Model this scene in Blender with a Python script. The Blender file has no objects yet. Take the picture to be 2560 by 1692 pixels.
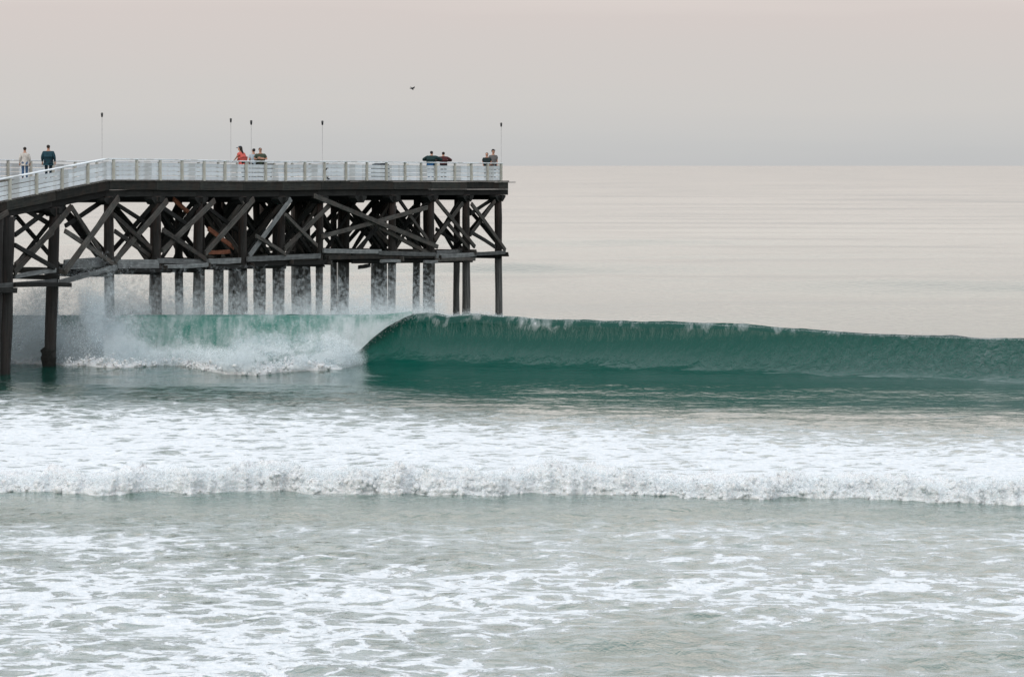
import bpy, bmesh, math, random
import numpy as np
from mathutils import Vector, Matrix

random.seed(7)
rng = np.random.default_rng(7)
scene = bpy.context.scene
COL = scene.collection

# ------------------------------------------------------------------ camera
H = 10.07            # eye height above the still water
F = 10800.0          # focal length in photo pixels (photo 2560 x 1692)
HZ = 414.0           # horizon row
cam_data = bpy.data.cameras.new("camera")
cam = bpy.data.objects.new("camera", cam_data)
COL.objects.link(cam)
cam.location = (0, 0, H)
cam.rotation_euler = (math.radians(90), 0, 0)
cam_data.sensor_width = 36.0
cam_data.lens = 36.0 * F / 2560.0
cam_data.shift_y = -(846.0 - HZ) / 2560.0
cam_data.clip_start = 1.0
cam_data.clip_end = 300000.0
scene.camera = cam

# ------------------------------------------------------------------ world: high overcast
SUN_EL, SUN_AZ = math.radians(38), math.radians(-150)   # azimuth measured from +Y towards +X
world = bpy.data.worlds.new("World")
scene.world = world
world.use_nodes = True
nt = world.node_tree
nt.nodes.clear()
def wn(t, **k):
    n = nt.nodes.new(t)
    for a, b in k.items():
        setattr(n, a, b)
    return n
out = wn("ShaderNodeOutputWorld")
bg = wn("ShaderNodeBackground")
bg.inputs["Strength"].default_value = 0.1
sky = wn("ShaderNodeTexSky", sky_type='NISHITA', sun_disc=False)
sky.sun_elevation = SUN_EL
sky.sun_rotation = SUN_AZ
sky.air_density = 1.5
sky.dust_density = 4.0
tc = wn("ShaderNodeTexCoord")
sep = wn("ShaderNodeSeparateXYZ")
nt.links.new(tc.outputs["Generated"], sep.inputs[0])
# faint long streaks of cloud
mp = wn("ShaderNodeMapping")
mp.inputs["Scale"].default_value = (9, 9, 120)
nt.links.new(tc.outputs["Generated"], mp.inputs[0])
cn = wn("ShaderNodeTexNoise")
cn.inputs["Scale"].default_value = 1.0
cn.inputs["Detail"].default_value = 4
nt.links.new(mp.outputs[0], cn.inputs["Vector"])
ma = wn("ShaderNodeMath", operation='MULTIPLY_ADD')
ma.inputs[1].default_value = 0.010
nt.links.new(cn.outputs["Fac"], ma.inputs[0])
nt.links.new(sep.outputs["Z"], ma.inputs[2])
ad = wn("ShaderNodeMath", operation='SUBTRACT')
ad.inputs[1].default_value = 0.005
nt.links.new(ma.outputs[0], ad.inputs[0])
ramp = wn("ShaderNodeValToRGB")
cr = ramp.color_ramp
K_ = 1.2
stops = [(0.000, (0.572, 0.578, 0.580)),
         (0.006, (0.615, 0.612, 0.604)),
         (0.016, (0.662, 0.640, 0.618)),
         (0.036, (0.705, 0.640, 0.615)),
         (0.060, (0.980, 0.895, 0.840)),
         (0.095, (1.160, 1.065, 1.000)),
         (0.180, (1.120, 1.050, 1.000)),
         (0.450, (0.930, 0.985, 1.060)),
         (1.000, (1.040, 1.100, 1.170))]
stops = [(p, tuple(x / K_ for x in c)) for p, c in stops]
while len(cr.elements) < len(stops):
    cr.elements.new(0.5)
for e, (p, c) in zip(cr.elements, stops):
    e.position = p
    e.color = (*c, 1)
nt.links.new(ad.outputs[0], ramp.inputs[0])
sc10 = wn("ShaderNodeVectorMath", operation='SCALE')
sc10.inputs["Scale"].default_value = 10.0 * K_
nt.links.new(ramp.outputs[0], sc10.inputs[0])
mix = wn("ShaderNodeMixRGB")
mix.inputs[0].default_value = 0.93
nt.links.new(sky.outputs[0], mix.inputs[1])
nt.links.new(sc10.outputs[0], mix.inputs[2])
nt.links.new(mix.outputs[0], bg.inputs["Color"])
nt.links.new(bg.outputs[0], out.inputs["Surface"])

sun_d = bpy.data.lights.new("sun", 'SUN')
sun_d.energy = 1.2
sun_d.angle = math.radians(55)
sun_d.color = (1.0, 0.95, 0.88)
sun = bpy.data.objects.new("sun", sun_d)
COL.objects.link(sun)
sdir = Vector((math.sin(SUN_AZ) * math.cos(SUN_EL), math.cos(SUN_AZ) * math.cos(SUN_EL), math.sin(SUN_EL)))
sun.rotation_euler = sdir.to_track_quat('Z', 'Y').to_euler()
sun.location = (-40, 60, 80)

vs = scene.view_settings
vs.view_transform = 'Standard'
vs.look = 'None'
vs.gamma = 1.0
vs.exposure = 0.0
scene.cycles.diffuse_bounces = 6
scene.cycles.max_bounces = 7
scene.cycles.transparent_max_bounces = 64

# ------------------------------------------------------------------ helpers
def col_of(Y, px):
    return (px - 1280.0) * Y / F
def tag(o, label=None, cat=None, group=None, kind=None):
    if label: o["label"] = label
    if cat: o["category"] = cat
    if group: o["group"] = group
    if kind: o["kind"] = kind
    return o
def link(o, parent=None):
    COL.objects.link(o)
    if parent is not None:
        o.parent = parent
    return o
def empty(name, loc=(0, 0, 0), rz=0.0):
    o = bpy.data.objects.new(name, None)
    o.empty_display_size = 0.3
    o.location = loc
    o.rotation_euler = (0, 0, rz)
    return link(o)
def mesh_obj(name, verts, faces, mat, parent=None, smooth=False):
    me = bpy.data.meshes.new(name)
    me.from_pydata([tuple(v) for v in verts], [], faces)
    me.update()
    if mat: me.materials.append(mat)
    if smooth:
        me.polygons.foreach_set("use_smooth", [True] * len(me.polygons))
    return link(bpy.data.objects.new(name, me), parent)
def grid_mesh(name, P, mat, attrs=None, smooth=True):
    """P: rows x cols x 3 array of points -> one welded sheet."""
    R, C = P.shape[:2]
    me = bpy.data.meshes.new(name)
    idx = np.arange(R * C).reshape(R, C)
    q = np.stack([idx[:-1, :-1], idx[:-1, 1:], idx[1:, 1:], idx[1:, :-1]], -1).reshape(-1, 4)
    me.vertices.add(R * C)
    me.vertices.foreach_set("co", P.reshape(-1).astype(np.float32))
    me.loops.add(q.size)
    me.loops.foreach_set("vertex_index", q.reshape(-1).astype(np.int32))
    me.polygons.add(len(q))
    me.polygons.foreach_set("loop_start", np.arange(0, q.size, 4, dtype=np.int32))
    me.polygons.foreach_set("use_smooth", np.full(len(q), smooth))
    me.update(calc_edges=True)
    for k, a in (attrs or {}).items():
        at = me.attributes.new(k, 'FLOAT', 'POINT')
        at.data.foreach_set("value", a.reshape(-1).astype(np.float32))
    me.materials.append(mat)
    o = bpy.data.objects.new(name, me)
    COL.objects.link(o)
    return o
def tri_cloud(name, pos, size, mat, ncorner=4):
    """a cloud of tiny irregular tetrahedra: droplets of spray"""
    n = len(pos)
    base = np.array([[1, 1, 1], [1, -1, -1], [-1, 1, -1], [-1, -1, 1]], float) / 1.9
    a = rng.uniform(0, 2 * np.pi, n); b = np.arccos(rng.uniform(-1, 1, n)); c = rng.uniform(0, 2 * np.pi, n)
    ca, sa, cb, sb, cc, sn = np.cos(a), np.sin(a), np.cos(b), np.sin(b), np.cos(c), np.sin(c)
    Rm = np.empty((n, 3, 3))
    Rm[:, 0, 0] = ca * cb * cc - sa * sn; Rm[:, 0, 1] = -ca * cb * sn - sa * cc; Rm[:, 0, 2] = ca * sb
    Rm[:, 1, 0] = sa * cb * cc + ca * sn; Rm[:, 1, 1] = -sa * cb * sn + ca * cc; Rm[:, 1, 2] = sa * sb
    Rm[:, 2, 0] = -sb * cc; Rm[:, 2, 1] = sb * sn; Rm[:, 2, 2] = cb
    V = np.einsum('nij,kj->nki', Rm, base) * size[:, None, None] + pos[:, None, :]
    f = np.array([[0, 1, 2], [0, 3, 1], [0, 2, 3], [1, 3, 2]])
    FQ = (f[None] + 4 * np.arange(n)[:, None, None]).reshape(-1, 3)
    me = bpy.data.meshes.new(name)
    me.vertices.add(n * 4)
    me.vertices.foreach_set("co", V.reshape(-1).astype(np.float32))
    me.loops.add(FQ.size)
    me.loops.foreach_set("vertex_index", FQ.reshape(-1).astype(np.int32))
    me.polygons.add(len(FQ))
    me.polygons.foreach_set("loop_start", np.arange(0, FQ.size, 3, dtype=np.int32))
    me.update(calc_edges=True)
    me.materials.append(mat)
    return link(bpy.data.objects.new(name, me))

def fleck_cloud(name, pos, size, mat):
    n = len(pos)
    a = rng.normal(0, 1, (n, 3)); b = rng.normal(0, 1, (n, 3))
    a /= np.linalg.norm(a, axis=1, keepdims=True)
    b -= a * (a * b).sum(1, keepdims=True); b /= np.linalg.norm(b, axis=1, keepdims=True)
    s_ = size[:, None]
    V = np.stack([pos + a * s_, pos - 0.5 * a * s_ + 0.87 * b * s_, pos - 0.5 * a * s_ - 0.87 * b * s_], 1)
    me = bpy.data.meshes.new(name)
    me.vertices.add(n * 3)
    me.vertices.foreach_set("co", V.reshape(-1).astype(np.float32))
    me.loops.add(n * 3)
    me.loops.foreach_set("vertex_index", np.arange(n * 3, dtype=np.int32))
    me.polygons.add(n)
    me.polygons.foreach_set("loop_start", np.arange(0, n * 3, 3, dtype=np.int32))
    me.update(calc_edges=True)
    me.materials.append(mat)
    return link(bpy.data.objects.new(name, me))

def _hash(ix, iy, iz, seed):
    h = (ix.astype(np.int64) * 374761393 + iy.astype(np.int64) * 668265263 + iz.astype(np.int64) * 2147483647 + seed * 1274126177) & 0xFFFFFFFF
    h = ((h ^ (h >> 13)) * 1274126177) & 0xFFFFFFFF
    h = (h ^ (h >> 16)) & 0xFFFF
    return h.astype(np.float32) / 65535.0
def vnoise(x, y, z, seed=0):
    x, y, z = np.broadcast_arrays(x, y, z)
    fx, fy, fz = np.floor(x), np.floor(y), np.floor(z)
    ux, uy, uz = x - fx, y - fy, z - fz
    ux, uy, uz = [u * u * (3 - 2 * u) for u in (ux, uy, uz)]
    r = 0
    for dx in (0, 1):
        wx = ux if dx else 1 - ux
        for dy in (0, 1):
            wy = uy if dy else 1 - uy
            for dz in (0, 1):
                wz = uz if dz else 1 - uz
                r = r + wx * wy * wz * _hash(fx + dx, fy + dy, fz + dz, seed)
    return r
def fbm(x, y, z, octv=4, seed=0, gain=0.5):
    s, a, t, f = 0, 1.0, 0.0, 1.0
    for o in range(octv):
        s = s + a * vnoise(x * f, y * f, z * f, seed + o)
        t += a; a *= gain; f *= 2.03
    return s / t
def sstep(a, b, x):
    t = np.clip((x - a) / (b - a), 0, 1)
    return t * t * (3 - 2 * t)

# ------------------------------------------------------------------ materials
class NT:
    def __init__(self, name):
        self.m = bpy.data.materials.new(name)
        self.m.use_nodes = True
        self.t = self.m.node_tree
        self.b = self.t.nodes["Principled BSDF"]
        self.out = self.t.nodes["Material Output"]
    def n(self, typ, ins=None, **k):
        x = self.t.nodes.new(typ)
        for a, b in k.items(): setattr(x, a, b)
        for a, b in (ins or {}).items():
            if isinstance(b, bpy.types.NodeSocket): self.t.links.new(b, x.inputs[a])
            else: x.inputs[a].default_value = b
        return x
    def l(self, a, b): self.t.links.new(a, b)
    def math(self, op, a, b=None, c=None, clamp=False):
        x = self.t.nodes.new("ShaderNodeMath"); x.operation = op; x.use_clamp = clamp
        for i, v in enumerate((a, b, c)):
            if v is None: continue
            if isinstance(v, bpy.types.NodeSocket): self.t.links.new(v, x.inputs[i])
            else: x.inputs[i].default_value = v
        return x.outputs[0]
    def noise(self, vec, scale, detail=3, rough=0.5, dist=0.0):
        x = self.n("ShaderNodeTexNoise", {"Scale": scale, "Detail": detail, "Roughness": rough, "Distortion": dist})
        if vec is not None: self.l(vec, x.inputs["Vector"])
        return x.outputs["Fac"]
    def mapping(self, vec, scale, loc=(0, 0, 0), rot=(0, 0, 0)):
        x = self.n("ShaderNodeMapping", {"Scale": scale, "Location": loc, "Rotation": rot})
        self.l(vec, x.inputs[0]); return x.outputs[0]
    def ramp(self, fac, stops):
        x = self.t.nodes.new("ShaderNodeValToRGB")
        e = x.color_ramp.elements
        while len(e) < len(stops): e.new(0.5)
        for s, (p, c) in zip(e, stops):
            s.position = p; s.color = (*c, 1) if len(c) == 3 else c
        self.l(fac, x.inputs[0]); return x.outputs[0]
    def range(self, v, a, b, c=0.0, d=1.0, smooth=True):
        x = self.n("ShaderNodeMapRange", {1: a, 2: b, 3: c, 4: d})
        if smooth: x.interpolation_type = 'SMOOTHSTEP'
        for i, q in ((0, v), (1, a), (2, b), (3, c), (4, d)):
            if isinstance(q, bpy.types.NodeSocket): self.l(q, x.inputs[i])
        return x.outputs[0]
    def set(self, **k):
        for a, b in k.items():
            s = self.b.inputs[a.replace("_", " ")]
            if isinstance(b, bpy.types.NodeSocket): self.l(b, s)
            else: s.default_value = b

def wood(name, c0, c1, rough=0.85, tint=None, stain=0.0, vary=1.1):
    """weathered timber; coordinates run along the board's local X"""
    g = NT(name)
    tcx = g.n("ShaderNodeTexCoord").outputs["Object"]
    gr = g.noise(g.mapping(tcx, (0.9, 14, 14)), 1.0, 5, 0.65, 0.4)
    bl = g.noise(tcx, 1.6, 4, 0.6)
    f = g.math('MULTIPLY_ADD', gr, 0.6, g.math('MULTIPLY', bl, 0.4))
    c = g.ramp(f, [(0.34, c0), (0.66, c1)])
    rnd = g.n("ShaderNodeObjectInfo").outputs["Random"]
    v = g.math('MULTIPLY_ADD', rnd, vary, 1.05 - vary * 0.5)
    hs = g.n("ShaderNodeHueSaturation", {"Color": c, "Value": v}).outputs[0]
    if tint:
        t = g.range(g.noise(tcx, 0.8, 3, 0.6), 0.46, 0.62, 0.0, stain)
        hs = g.n("ShaderNodeMixRGB", {0: t, 1: hs, 2: (*tint, 1)}).outputs[0]
    bp = g.n("ShaderNodeBump", {"Strength": 0.5, "Distance": 0.02, "Height": gr}).outputs[0]
    g.set(Base_Color=hs, Roughness=rough, Normal=bp)
    g.b.inputs["Specular IOR Level"].default_value = 0.25
    return g.m
def plain(name, c, rough=0.7, vary=0.25, scale=6.0):
    g = NT(name)
    tcx = g.n("ShaderNodeTexCoord").outputs["Object"]
    n = g.noise(tcx, scale, 4, 0.6)
    k = [max(0.0, x * (1 - vary)) for x in c], [min(1.0, x * (1 + vary)) for x in c]
    g.set(Base_Color=g.ramp(n, [(0.3, k[0]), (0.7, k[1])]), Roughness=rough)
    g.b.inputs["Specular IOR Level"].default_value = 0.3
    return g.m

M = {}
M['pile'] = wood("pile_timber", (0.010, 0.010, 0.009), (0.046, 0.042, 0.036), 0.8, (0.070, 0.032, 0.018), 0.45)
M['girder'] = wood("creosoted_girder", (0.005, 0.006, 0.006), (0.020, 0.021, 0.020), 0.85)
M['fascia'] = wood("fascia_timber", (0.008, 0.010, 0.010), (0.040, 0.041, 0.036), 0.9, (0.034, 0.020, 0.014), 0.4)
M['brace'] = wood("brace_timber", (0.010, 0.011, 0.011), (0.096, 0.093, 0.085), 0.9, (0.06, 0.036, 0.028), 0.3)
M['ledger'] = wood("bleached_timber", (0.050, 0.056, 0.060), (0.215, 0.228, 0.228), 0.9)
M['rust'] = wood("red_brown_timber", (0.110, 0.040, 0.022), (0.330, 0.135, 0.080), 0.9)
M['deck'] = wood("deck_timber", (0.06, 0.058, 0.052), (0.20, 0.19, 0.175), 0.9)
M['white'] = wood("white_painted_board", (0.62, 0.68, 0.73), (0.84, 0.88, 0.91), 0.7, (0.36, 0.36, 0.33), 0.5, 0.22)
M['post'] = wood("cream_painted_post", (0.40, 0.40, 0.36), (0.64, 0.63, 0.56), 0.75, (0.25, 0.22, 0.18), 0.5, 0.2)
M['barnacle'] = plain("barnacle_crust", (0.012, 0.013, 0.012), 0.9, 0.7, 9.0)
M['iron'] = plain("dark_iron", (0.012, 0.013, 0.014), 0.5, 0.4)
M['lampglass'] = plain("smoked_lamp_glass", (0.02, 0.022, 0.025), 0.2, 0.2)
M['pole'] = plain("pale_grey_pole", (0.40, 0.40, 0.40), 0.5, 0.15)

def foam_bsdf(g, vec, tint=(0.80, 0.84, 0.87)):
    pass

# --- sea water: turbid green body under a glossy surface, foam lying on it
def water_material():
    g = NT("sea_water")
    tcx = g.n("ShaderNodeTexCoord").outputs["Object"]
    foam = g.n("ShaderNodeAttribute", attribute_name="foam").outputs["Fac"]
    soft = g.n("ShaderNodeAttribute", attribute_name="soft").outputs["Fac"]
    rip = g.n("ShaderNodeAttribute", attribute_name="ripple").outputs["Fac"]
    warp = g.n("ShaderNodeTexNoise", {"Scale": 0.5, "Detail": 3.0})
    g.l(tcx, warp.inputs["Vector"])
    wv = g.n("ShaderNodeVectorMath", {0: warp.outputs["Color"], 1: (0.5, 0.5, 0.5)}, operation='SUBTRACT').outputs[0]
    wv = g.n("ShaderNodeVectorMath", {0: wv, "Scale": 1.6}, operation='SCALE').outputs[0]
    pos = g.n("ShaderNodeVectorMath", {0: tcx, 1: wv}, operation='ADD').outputs[0]
    big = g.noise(g.mapping(pos, (0.45, 0.40, 0.4)), 1.0, 5, 0.62, 0.3)
    mid = g.noise(g.mapping(pos, (1.5, 1.15, 1.0), (7, 3, 0)), 1.0, 5, 0.6, 0.6)
    vor = g.n("ShaderNodeTexVoronoi", {"Scale": 1.0, "Randomness": 1.0}, feature='DISTANCE_TO_EDGE')
    g.l(g.mapping(pos, (1.0, 0.72, 0.7), (3, 9, 0)), vor.inputs["Vector"])
    vein = g.range(vor.outputs["Distance"], 0.0, 0.32, 0.75, 0.30)
    fine = g.noise(g.mapping(pos, (5.5, 4.0, 2.0), (1, 5, 0)), 1.0, 4, 0.65, 0.8)
    n = g.math('MULTIPLY_ADD', big, 0.31, g.math('MULTIPLY_ADD', mid, 0.30, g.math('MULTIPLY_ADD', vein, 0.20, g.math('MULTIPLY', fine, 0.21))))
    thr = g.math('MULTIPLY_ADD', foam, -0.52, 0.79)
    wid = g.math('MULTIPLY_ADD', soft, 0.10, 0.022)
    fm = g.range(n, g.math('SUBTRACT', thr, wid), g.math('ADD', thr, wid))
    # thin, see-through foam round the patches
    thin = g.range(n, g.math('SUBTRACT', thr, 0.14), thr, 0.0, 0.30)
    live = g.range(foam, 0.005, 0.05)
    fm = g.math('MULTIPLY', g.math('MAXIMUM', fm, thin), live)
    # ripples
    r1 = g.noise(g.mapping(tcx, (2.2, 0.9, 1)), 1.0, 4, 0.6, 0.5)
    r2 = g.noise(g.mapping(tcx, (7.0, 2.6, 3)), 1.0, 3, 0.6, 0.4)
    hgt = g.math('MULTIPLY_ADD', r1, 0.16, g.math('MULTIPLY', r2, 0.035))
    hgt = g.math('MULTIPLY', hgt, rip)
    face = g.n("ShaderNodeAttribute", attribute_name="face").outputs["Fac"]
    r3 = g.noise(g.mapping(tcx, (3.0, 1.4, 0.7), (0, 0, 0), (0, 0.5, 0)), 1.0, 4, 0.6, 0.4)
    hgt = g.math('ADD', hgt, g.math('MULTIPLY', face, g.math('MULTIPLY', r3, 0.24)))
    fh = g.noise(g.mapping(tcx, (5.0, 2.4, 4)), 1.0, 5, 0.7)
    hgt = g.math('ADD', hgt, g.math('MULTIPLY', fm, g.math('MULTIPLY', fh, 0.10)))
    bp = g.n("ShaderNodeBump", {"Strength": 1.0, "Distance": 1.0, "Height": hgt}).outputs[0]
    foamc = g.ramp(fh, [(0.3, (0.66, 0.72, 0.76)), (0.62, (0.86, 0.885, 0.91))])
    sand = g.n("ShaderNodeAttribute", attribute_name="sand").outputs["Fac"]
    wcol = g.n("ShaderNodeMixRGB", {0: sand, 1: (0.001, 0.056, 0.042, 1), 2: (0.056, 0.124, 0.098, 1)})
    # open sea: countless wavelets too small to resolve, seen on their near sides
    farn = g.n("ShaderNodeAttribute", attribute_name="wavelet").outputs["Fac"]
    wl = g.n("ShaderNodeTexNoise", {"Scale": 1.3, "Detail": 2.0})
    g.l(g.mapping(tcx, (0.5, 1.0, 1.0)), wl.inputs["Vector"])
    wd = g.n("ShaderNodeVectorMath", {0: wl.outputs["Color"], 1: (0.5, 0.82, 0.5)}, operation='SUBTRACT').outputs[0]
    wd = g.n("ShaderNodeVectorMath", {0: wd, 1: (0.8, 1.0, 0.0)}, operation='MULTIPLY').outputs[0]
    wd = g.n("ShaderNodeVectorMath", {0: wd, "Scale": g.math('MULTIPLY', farn, g.range(g.noise(g.mapping(tcx, (0.010, 0.036, 1)), 1.0, 4, 0.55, 0.5), 0.36, 0.54, 0.15, 1.1))}, operation='SCALE').outputs[0]
    wd = g.n("ShaderNodeVectorMath", {0: bp, 1: wd}, operation='ADD').outputs[0]
    bp = g.n("ShaderNodeVectorMath", {0: wd}, operation='NORMALIZE').outputs[0]
    rgh = g.n("ShaderNodeAttribute", attribute_name="rough").outputs["Fac"]
    g.set(Base_Color=wcol.outputs[0], Roughness=rgh, IOR=1.333, Normal=bp)
    fo = g.n("ShaderNodeBsdfPrincipled", {"Roughness": 0.9, "Base Color": foamc, "Normal": bp})
    fo.inputs["Specular IOR Level"].default_value = 0.1
    mx = g.n("ShaderNodeMixShader", {0: fm})
    g.l(g.b.outputs[0], mx.inputs[1]); g.l(fo.outputs[0], mx.inputs[2])
    g.l(mx.outputs[0], g.out.inputs["Surface"])
    return g.m
M['water'] = water_material()

def whitewater_material(name, c0, c1, mixwater=0.0):
    g = NT(name)
    tcx = g.n("ShaderNodeTexCoord").outputs["Object"]
    a = g.noise(tcx, 7.0, 5, 0.7, 0.3)
    b = g.noise(tcx, 1.4, 4, 0.6)
    f = g.math('MULTIPLY_ADD', a, 0.5, g.math('MULTIPLY', b, 0.5))
    c = g.ramp(f, [(0.36, c0), (0.60, c1)])
    bp = g.n("ShaderNodeBump", {"Strength": 0.9, "Distance": 0.12, "Height": g.noise(tcx, 11.0, 5, 0.7, 0.3)}).outputs[0]
    g.set(Base_Color=c, Roughness=0.9, Normal=bp)
    g.b.inputs["Specular IOR Level"].default_value = 0.1
    g.b.inputs["Subsurface Weight"].default_value = 0.12
    g.b.inputs["Subsurface Radius"].default_value = (0.10, 0.13, 0.14)
    g.b.inputs["Subsurface Scale"].default_value = 0.6
    return g.m
M['froth'] = whitewater_material("white_froth", (0.88, 0.93, 0.965), (0.965, 0.972, 0.98))
M['drop'] = plain("spray_drop", (0.81, 0.875, 0.905), 0.6, 0.05)

def veil_material():
    g = NT("fine_spray_veil")
    df = g.n("ShaderNodeBsdfDiffuse", {"Color": (0.82, 0.89, 0.92, 1)})
    tl = g.n("ShaderNodeBsdfTranslucent", {"Color": (0.82, 0.89, 0.92, 1)})
    m0 = g.n("ShaderNodeMixShader", {0: 0.5}); g.l(df.outputs[0], m0.inputs[1]); g.l(tl.outputs[0], m0.inputs[2])
    tr = g.n("ShaderNodeBsdfTransparent")
    m1 = g.n("ShaderNodeMixShader", {0: 0.075}); g.l(tr.outputs[0], m1.inputs[1]); g.l(m0.outputs[0], m1.inputs[2])
    g.l(m1.outputs[0], g.out.inputs["Surface"])
    g.t.nodes.remove(g.b)
    return g.m
M['veil'] = veil_material()
def lip_material():
    """falling sheet of the lip: green water streaked with froth"""
    g = NT("falling_water")
    tcx = g.n("ShaderNodeTexCoord").outputs["Object"]
    foam = g.n("ShaderNodeAttribute", attribute_name="foam").outputs["Fac"]
    s1 = g.noise(g.mapping(tcx, (3.4, 0.7, 0.8), (0, 0, 0), (0, -0.6, 0)), 1.0, 5, 0.65, 0.5)
    s2 = g.noise(g.mapping(tcx, (0.45, 0.4, 0.7), (4, 1, 2)), 1.0, 4, 0.6, 0.3)
    s3 = g.noise(g.mapping(tcx, (9, 4, 7)), 1.0, 4, 0.7)
    n = g.math('MULTIPLY_ADD', s1, 0.42, g.math('MULTIPLY_ADD', s2, 0.48, g.math('MULTIPLY', s3, 0.10)))
    thr = g.math('MULTIPLY_ADD', foam, -0.52, 0.79)
    fm = g.range(n, g.math('SUBTRACT', thr, 0.22), g.math('ADD', thr, 0.22), 0.0, 0.95)
    bp = g.n("ShaderNodeBump", {"Strength": 0.6, "Distance": 0.12, "Height": n}).outputs[0]
    g.set(Base_Color=(0.060, 0.300, 0.240, 1), Roughness=0.3, IOR=1.333, Normal=bp)
    fo = g.n("ShaderNodeBsdfPrincipled", {"Roughness": 0.9, "Base Color": (0.80, 0.87, 0.90, 1), "Normal": bp})
    fo.inputs["Specular IOR Level"].default_value = 0.1
    tl = g.n("ShaderNodeBsdfTranslucent", {"Color": (0.10, 0.42, 0.33, 1)})
    m0 = g.n("ShaderNodeMixShader", {0: 0.55}); g.l(g.b.outputs[0], m0.inputs[1]); g.l(tl.outputs[0], m0.inputs[2])
    tf = g.n("ShaderNodeBsdfTranslucent", {"Color": (0.80, 0.90, 0.90, 1)})
    m1 = g.n("ShaderNodeMixShader", {0: 0.45}); g.l(fo.outputs[0], m1.inputs[1]); g.l(tf.outputs[0], m1.inputs[2])
    mx = g.n("ShaderNodeMixShader", {0: fm}); g.l(m0.outputs[0], mx.inputs[1]); g.l(m1.outputs[0], mx.inputs[2])
    g.l(mx.outputs[0], g.out.inputs["Surface"])
    return g.m
M['lip'] = lip_material()

# ================================================================== SEA
PX = np.array([-900, -60, 300, 850, 960, 1030, 1075, 1118, 1175, 1250, 1350, 1500, 1750, 1900, 2100, 2300, 2560, 3500.])
CY = np.array([ 792, 790, 789, 789, 788, 781, 779, 788, 783, 787, 794, 801, 806, 814, 829, 838, 846, 866.])   # crest row
YCp = np.array([-900, 300, 900, 1200, 1700, 2560, 3500.])
YCv = np.array([ 228, 226, 225, 221, 215, 207, 200.])                                                # crest depth
def crest_depth(p): return np.interp(p, YCp, YCv)
def crest_height(p): return H - (np.interp(p, PX, CY) - HZ) * crest_depth(p) / F

NC = 560
pcols = np.linspace(-560, 3120, NC)
rowsY = [74.0]
while rowsY[-1] < 190: rowsY.append(rowsY[-1] + 0.21)
while rowsY[-1] < 229: rowsY.append(rowsY[-1] + 0.10)
while rowsY[-1] < 900: rowsY.append(rowsY[-1] * 1.0062)
while rowsY[-1] < 120000: rowsY.append(rowsY[-1] * 1.05)
rowsY = np.array(rowsY)
Y0, PP = np.meshgrid(rowsY, pcols, indexing='ij')
Yc = crest_depth(PP); Zc = crest_height(PP)
Yw = Y0 + (Yc - 219) * np.exp(-((Y0 - 219) / 26.0) ** 2)
X = (PP - 1280) * Yw / F
# keep the fan's columns parallel far out so the sheet stays wide
q = Y0 - 219.0
YS = HZ + F * H / Yw          # row this point would have on still water

def sines(X, Y, lam, spread, n, seed, base=0.0):
    r = np.random.default_rng(seed); z = np.zeros_like(X)
    for i in range(n):
        L = math.exp(r.uniform(math.log(lam[0]), math.log(lam[1])))
        th = base + r.normal(0, spread)
        kx, ky = math.sin(th) * 2 * math.pi / L, math.cos(th) * 2 * math.pi / L
        ph = r.uniform(0, 6.28)
        z += L * 0.5 * np.sin(kx * X + ky * Y + ph + 0.8 * np.sin(kx * 0.31 * X - ky * 0.17 * Y + ph * 2))
    return z / math.sqrt(n)
near = Y0 < 260
chop = np.zeros_like(X)
xs, ys = X[near], Yw[near]
ch = sines(xs, ys, (1.2, 7.0), 0.75, 34, 3) * 0.016
ch += (fbm(xs / 1.6, ys / 1.9, 0.0, 4, 11) - 0.5) * 0.16
chop[near] = ch
# big-wave profile
fac_r = sstep(1500, 2700, PP)                       # hollow on the pier side, sloping to the far shoulder
wdt = 3.6 + 2.0 * fac_r
u = np.clip((q + wdt) / wdt, 0, 1)
hollow = 1 - np.sqrt(np.clip(1 - np.minimum(u, 0.995) ** 2, 0, 1))
slope = u ** 2.0
hf = 0.85 * (1 - fac_r)
prof = hollow * hf + slope * (1 - hf)
qt = 13.0 + 11.0 * sstep(850, 1500, PP)
trough = -0.36 * np.exp(-((q + qt) / (0.55 * qt)) ** 2)
back = Zc * np.exp(-(np.clip(q, 0, None) / 7.0) ** 1.25)
dish = np.where(q < 0, trough + (Zc - trough) * prof, back)
Z = dish.copy()
# crest roughness
edge = np.exp(-np.abs(q) / 0.9)
Z += edge * (fbm(X / 1.9, 3.1, 0.5, 4, 305) - 0.5) * 0.24
# pitching: the lip leans shoreward on the hollow part
lean = 0.22 * (1 - sstep(1250, 2100, PP)) * np.clip(u, 0, 1) ** 6 * np.exp(-np.clip(q, 0, None) / 0.8)
Yw = Yw - lean
ystart = np.interp(PP, [-900, 0, 300, 600, 900, 1200, 1500, 1800, 2100, 2560, 3500], [945, 950, 962, 972, 984, 1000, 1012, 1022, 1036, 1046, 1060])
calm = sstep(30, -12, YS - ystart) * sstep(222, 214, Y0)      # slick water drawn up in front of the wave
amp = np.ones_like(X)
amp *= 1 - calm * (0.84 - 0.30 * sstep(-75, -15, YS - ystart))
amp *= np.where(q > 0, 0.5, 1.0)
roll_zone = np.exp(-((Yw - 128.0) / 2.2) ** 2)
amp *= 1 - 0.6 * roll_zone
Z += chop * amp
Z += (fbm(X / 2.0 + Yw * 0.3, Yw / 1.1, 0.9, 4, 121) - 0.5) * 0.22 * np.exp(-((q + 4.2) / 2.4) ** 2) * sstep(950, 1300, PP)
# rib-like ripples drawn up the face towards the shoulder
face = sstep(0.05, 0.5, u) * (q <= 0)
Z += face * (fbm(X / 0.55 - Yw * 0.45, Yw / 3.0, 1.5, 3, 21) - 0.5) * (0.03 + 0.14 * fac_r)
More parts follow.
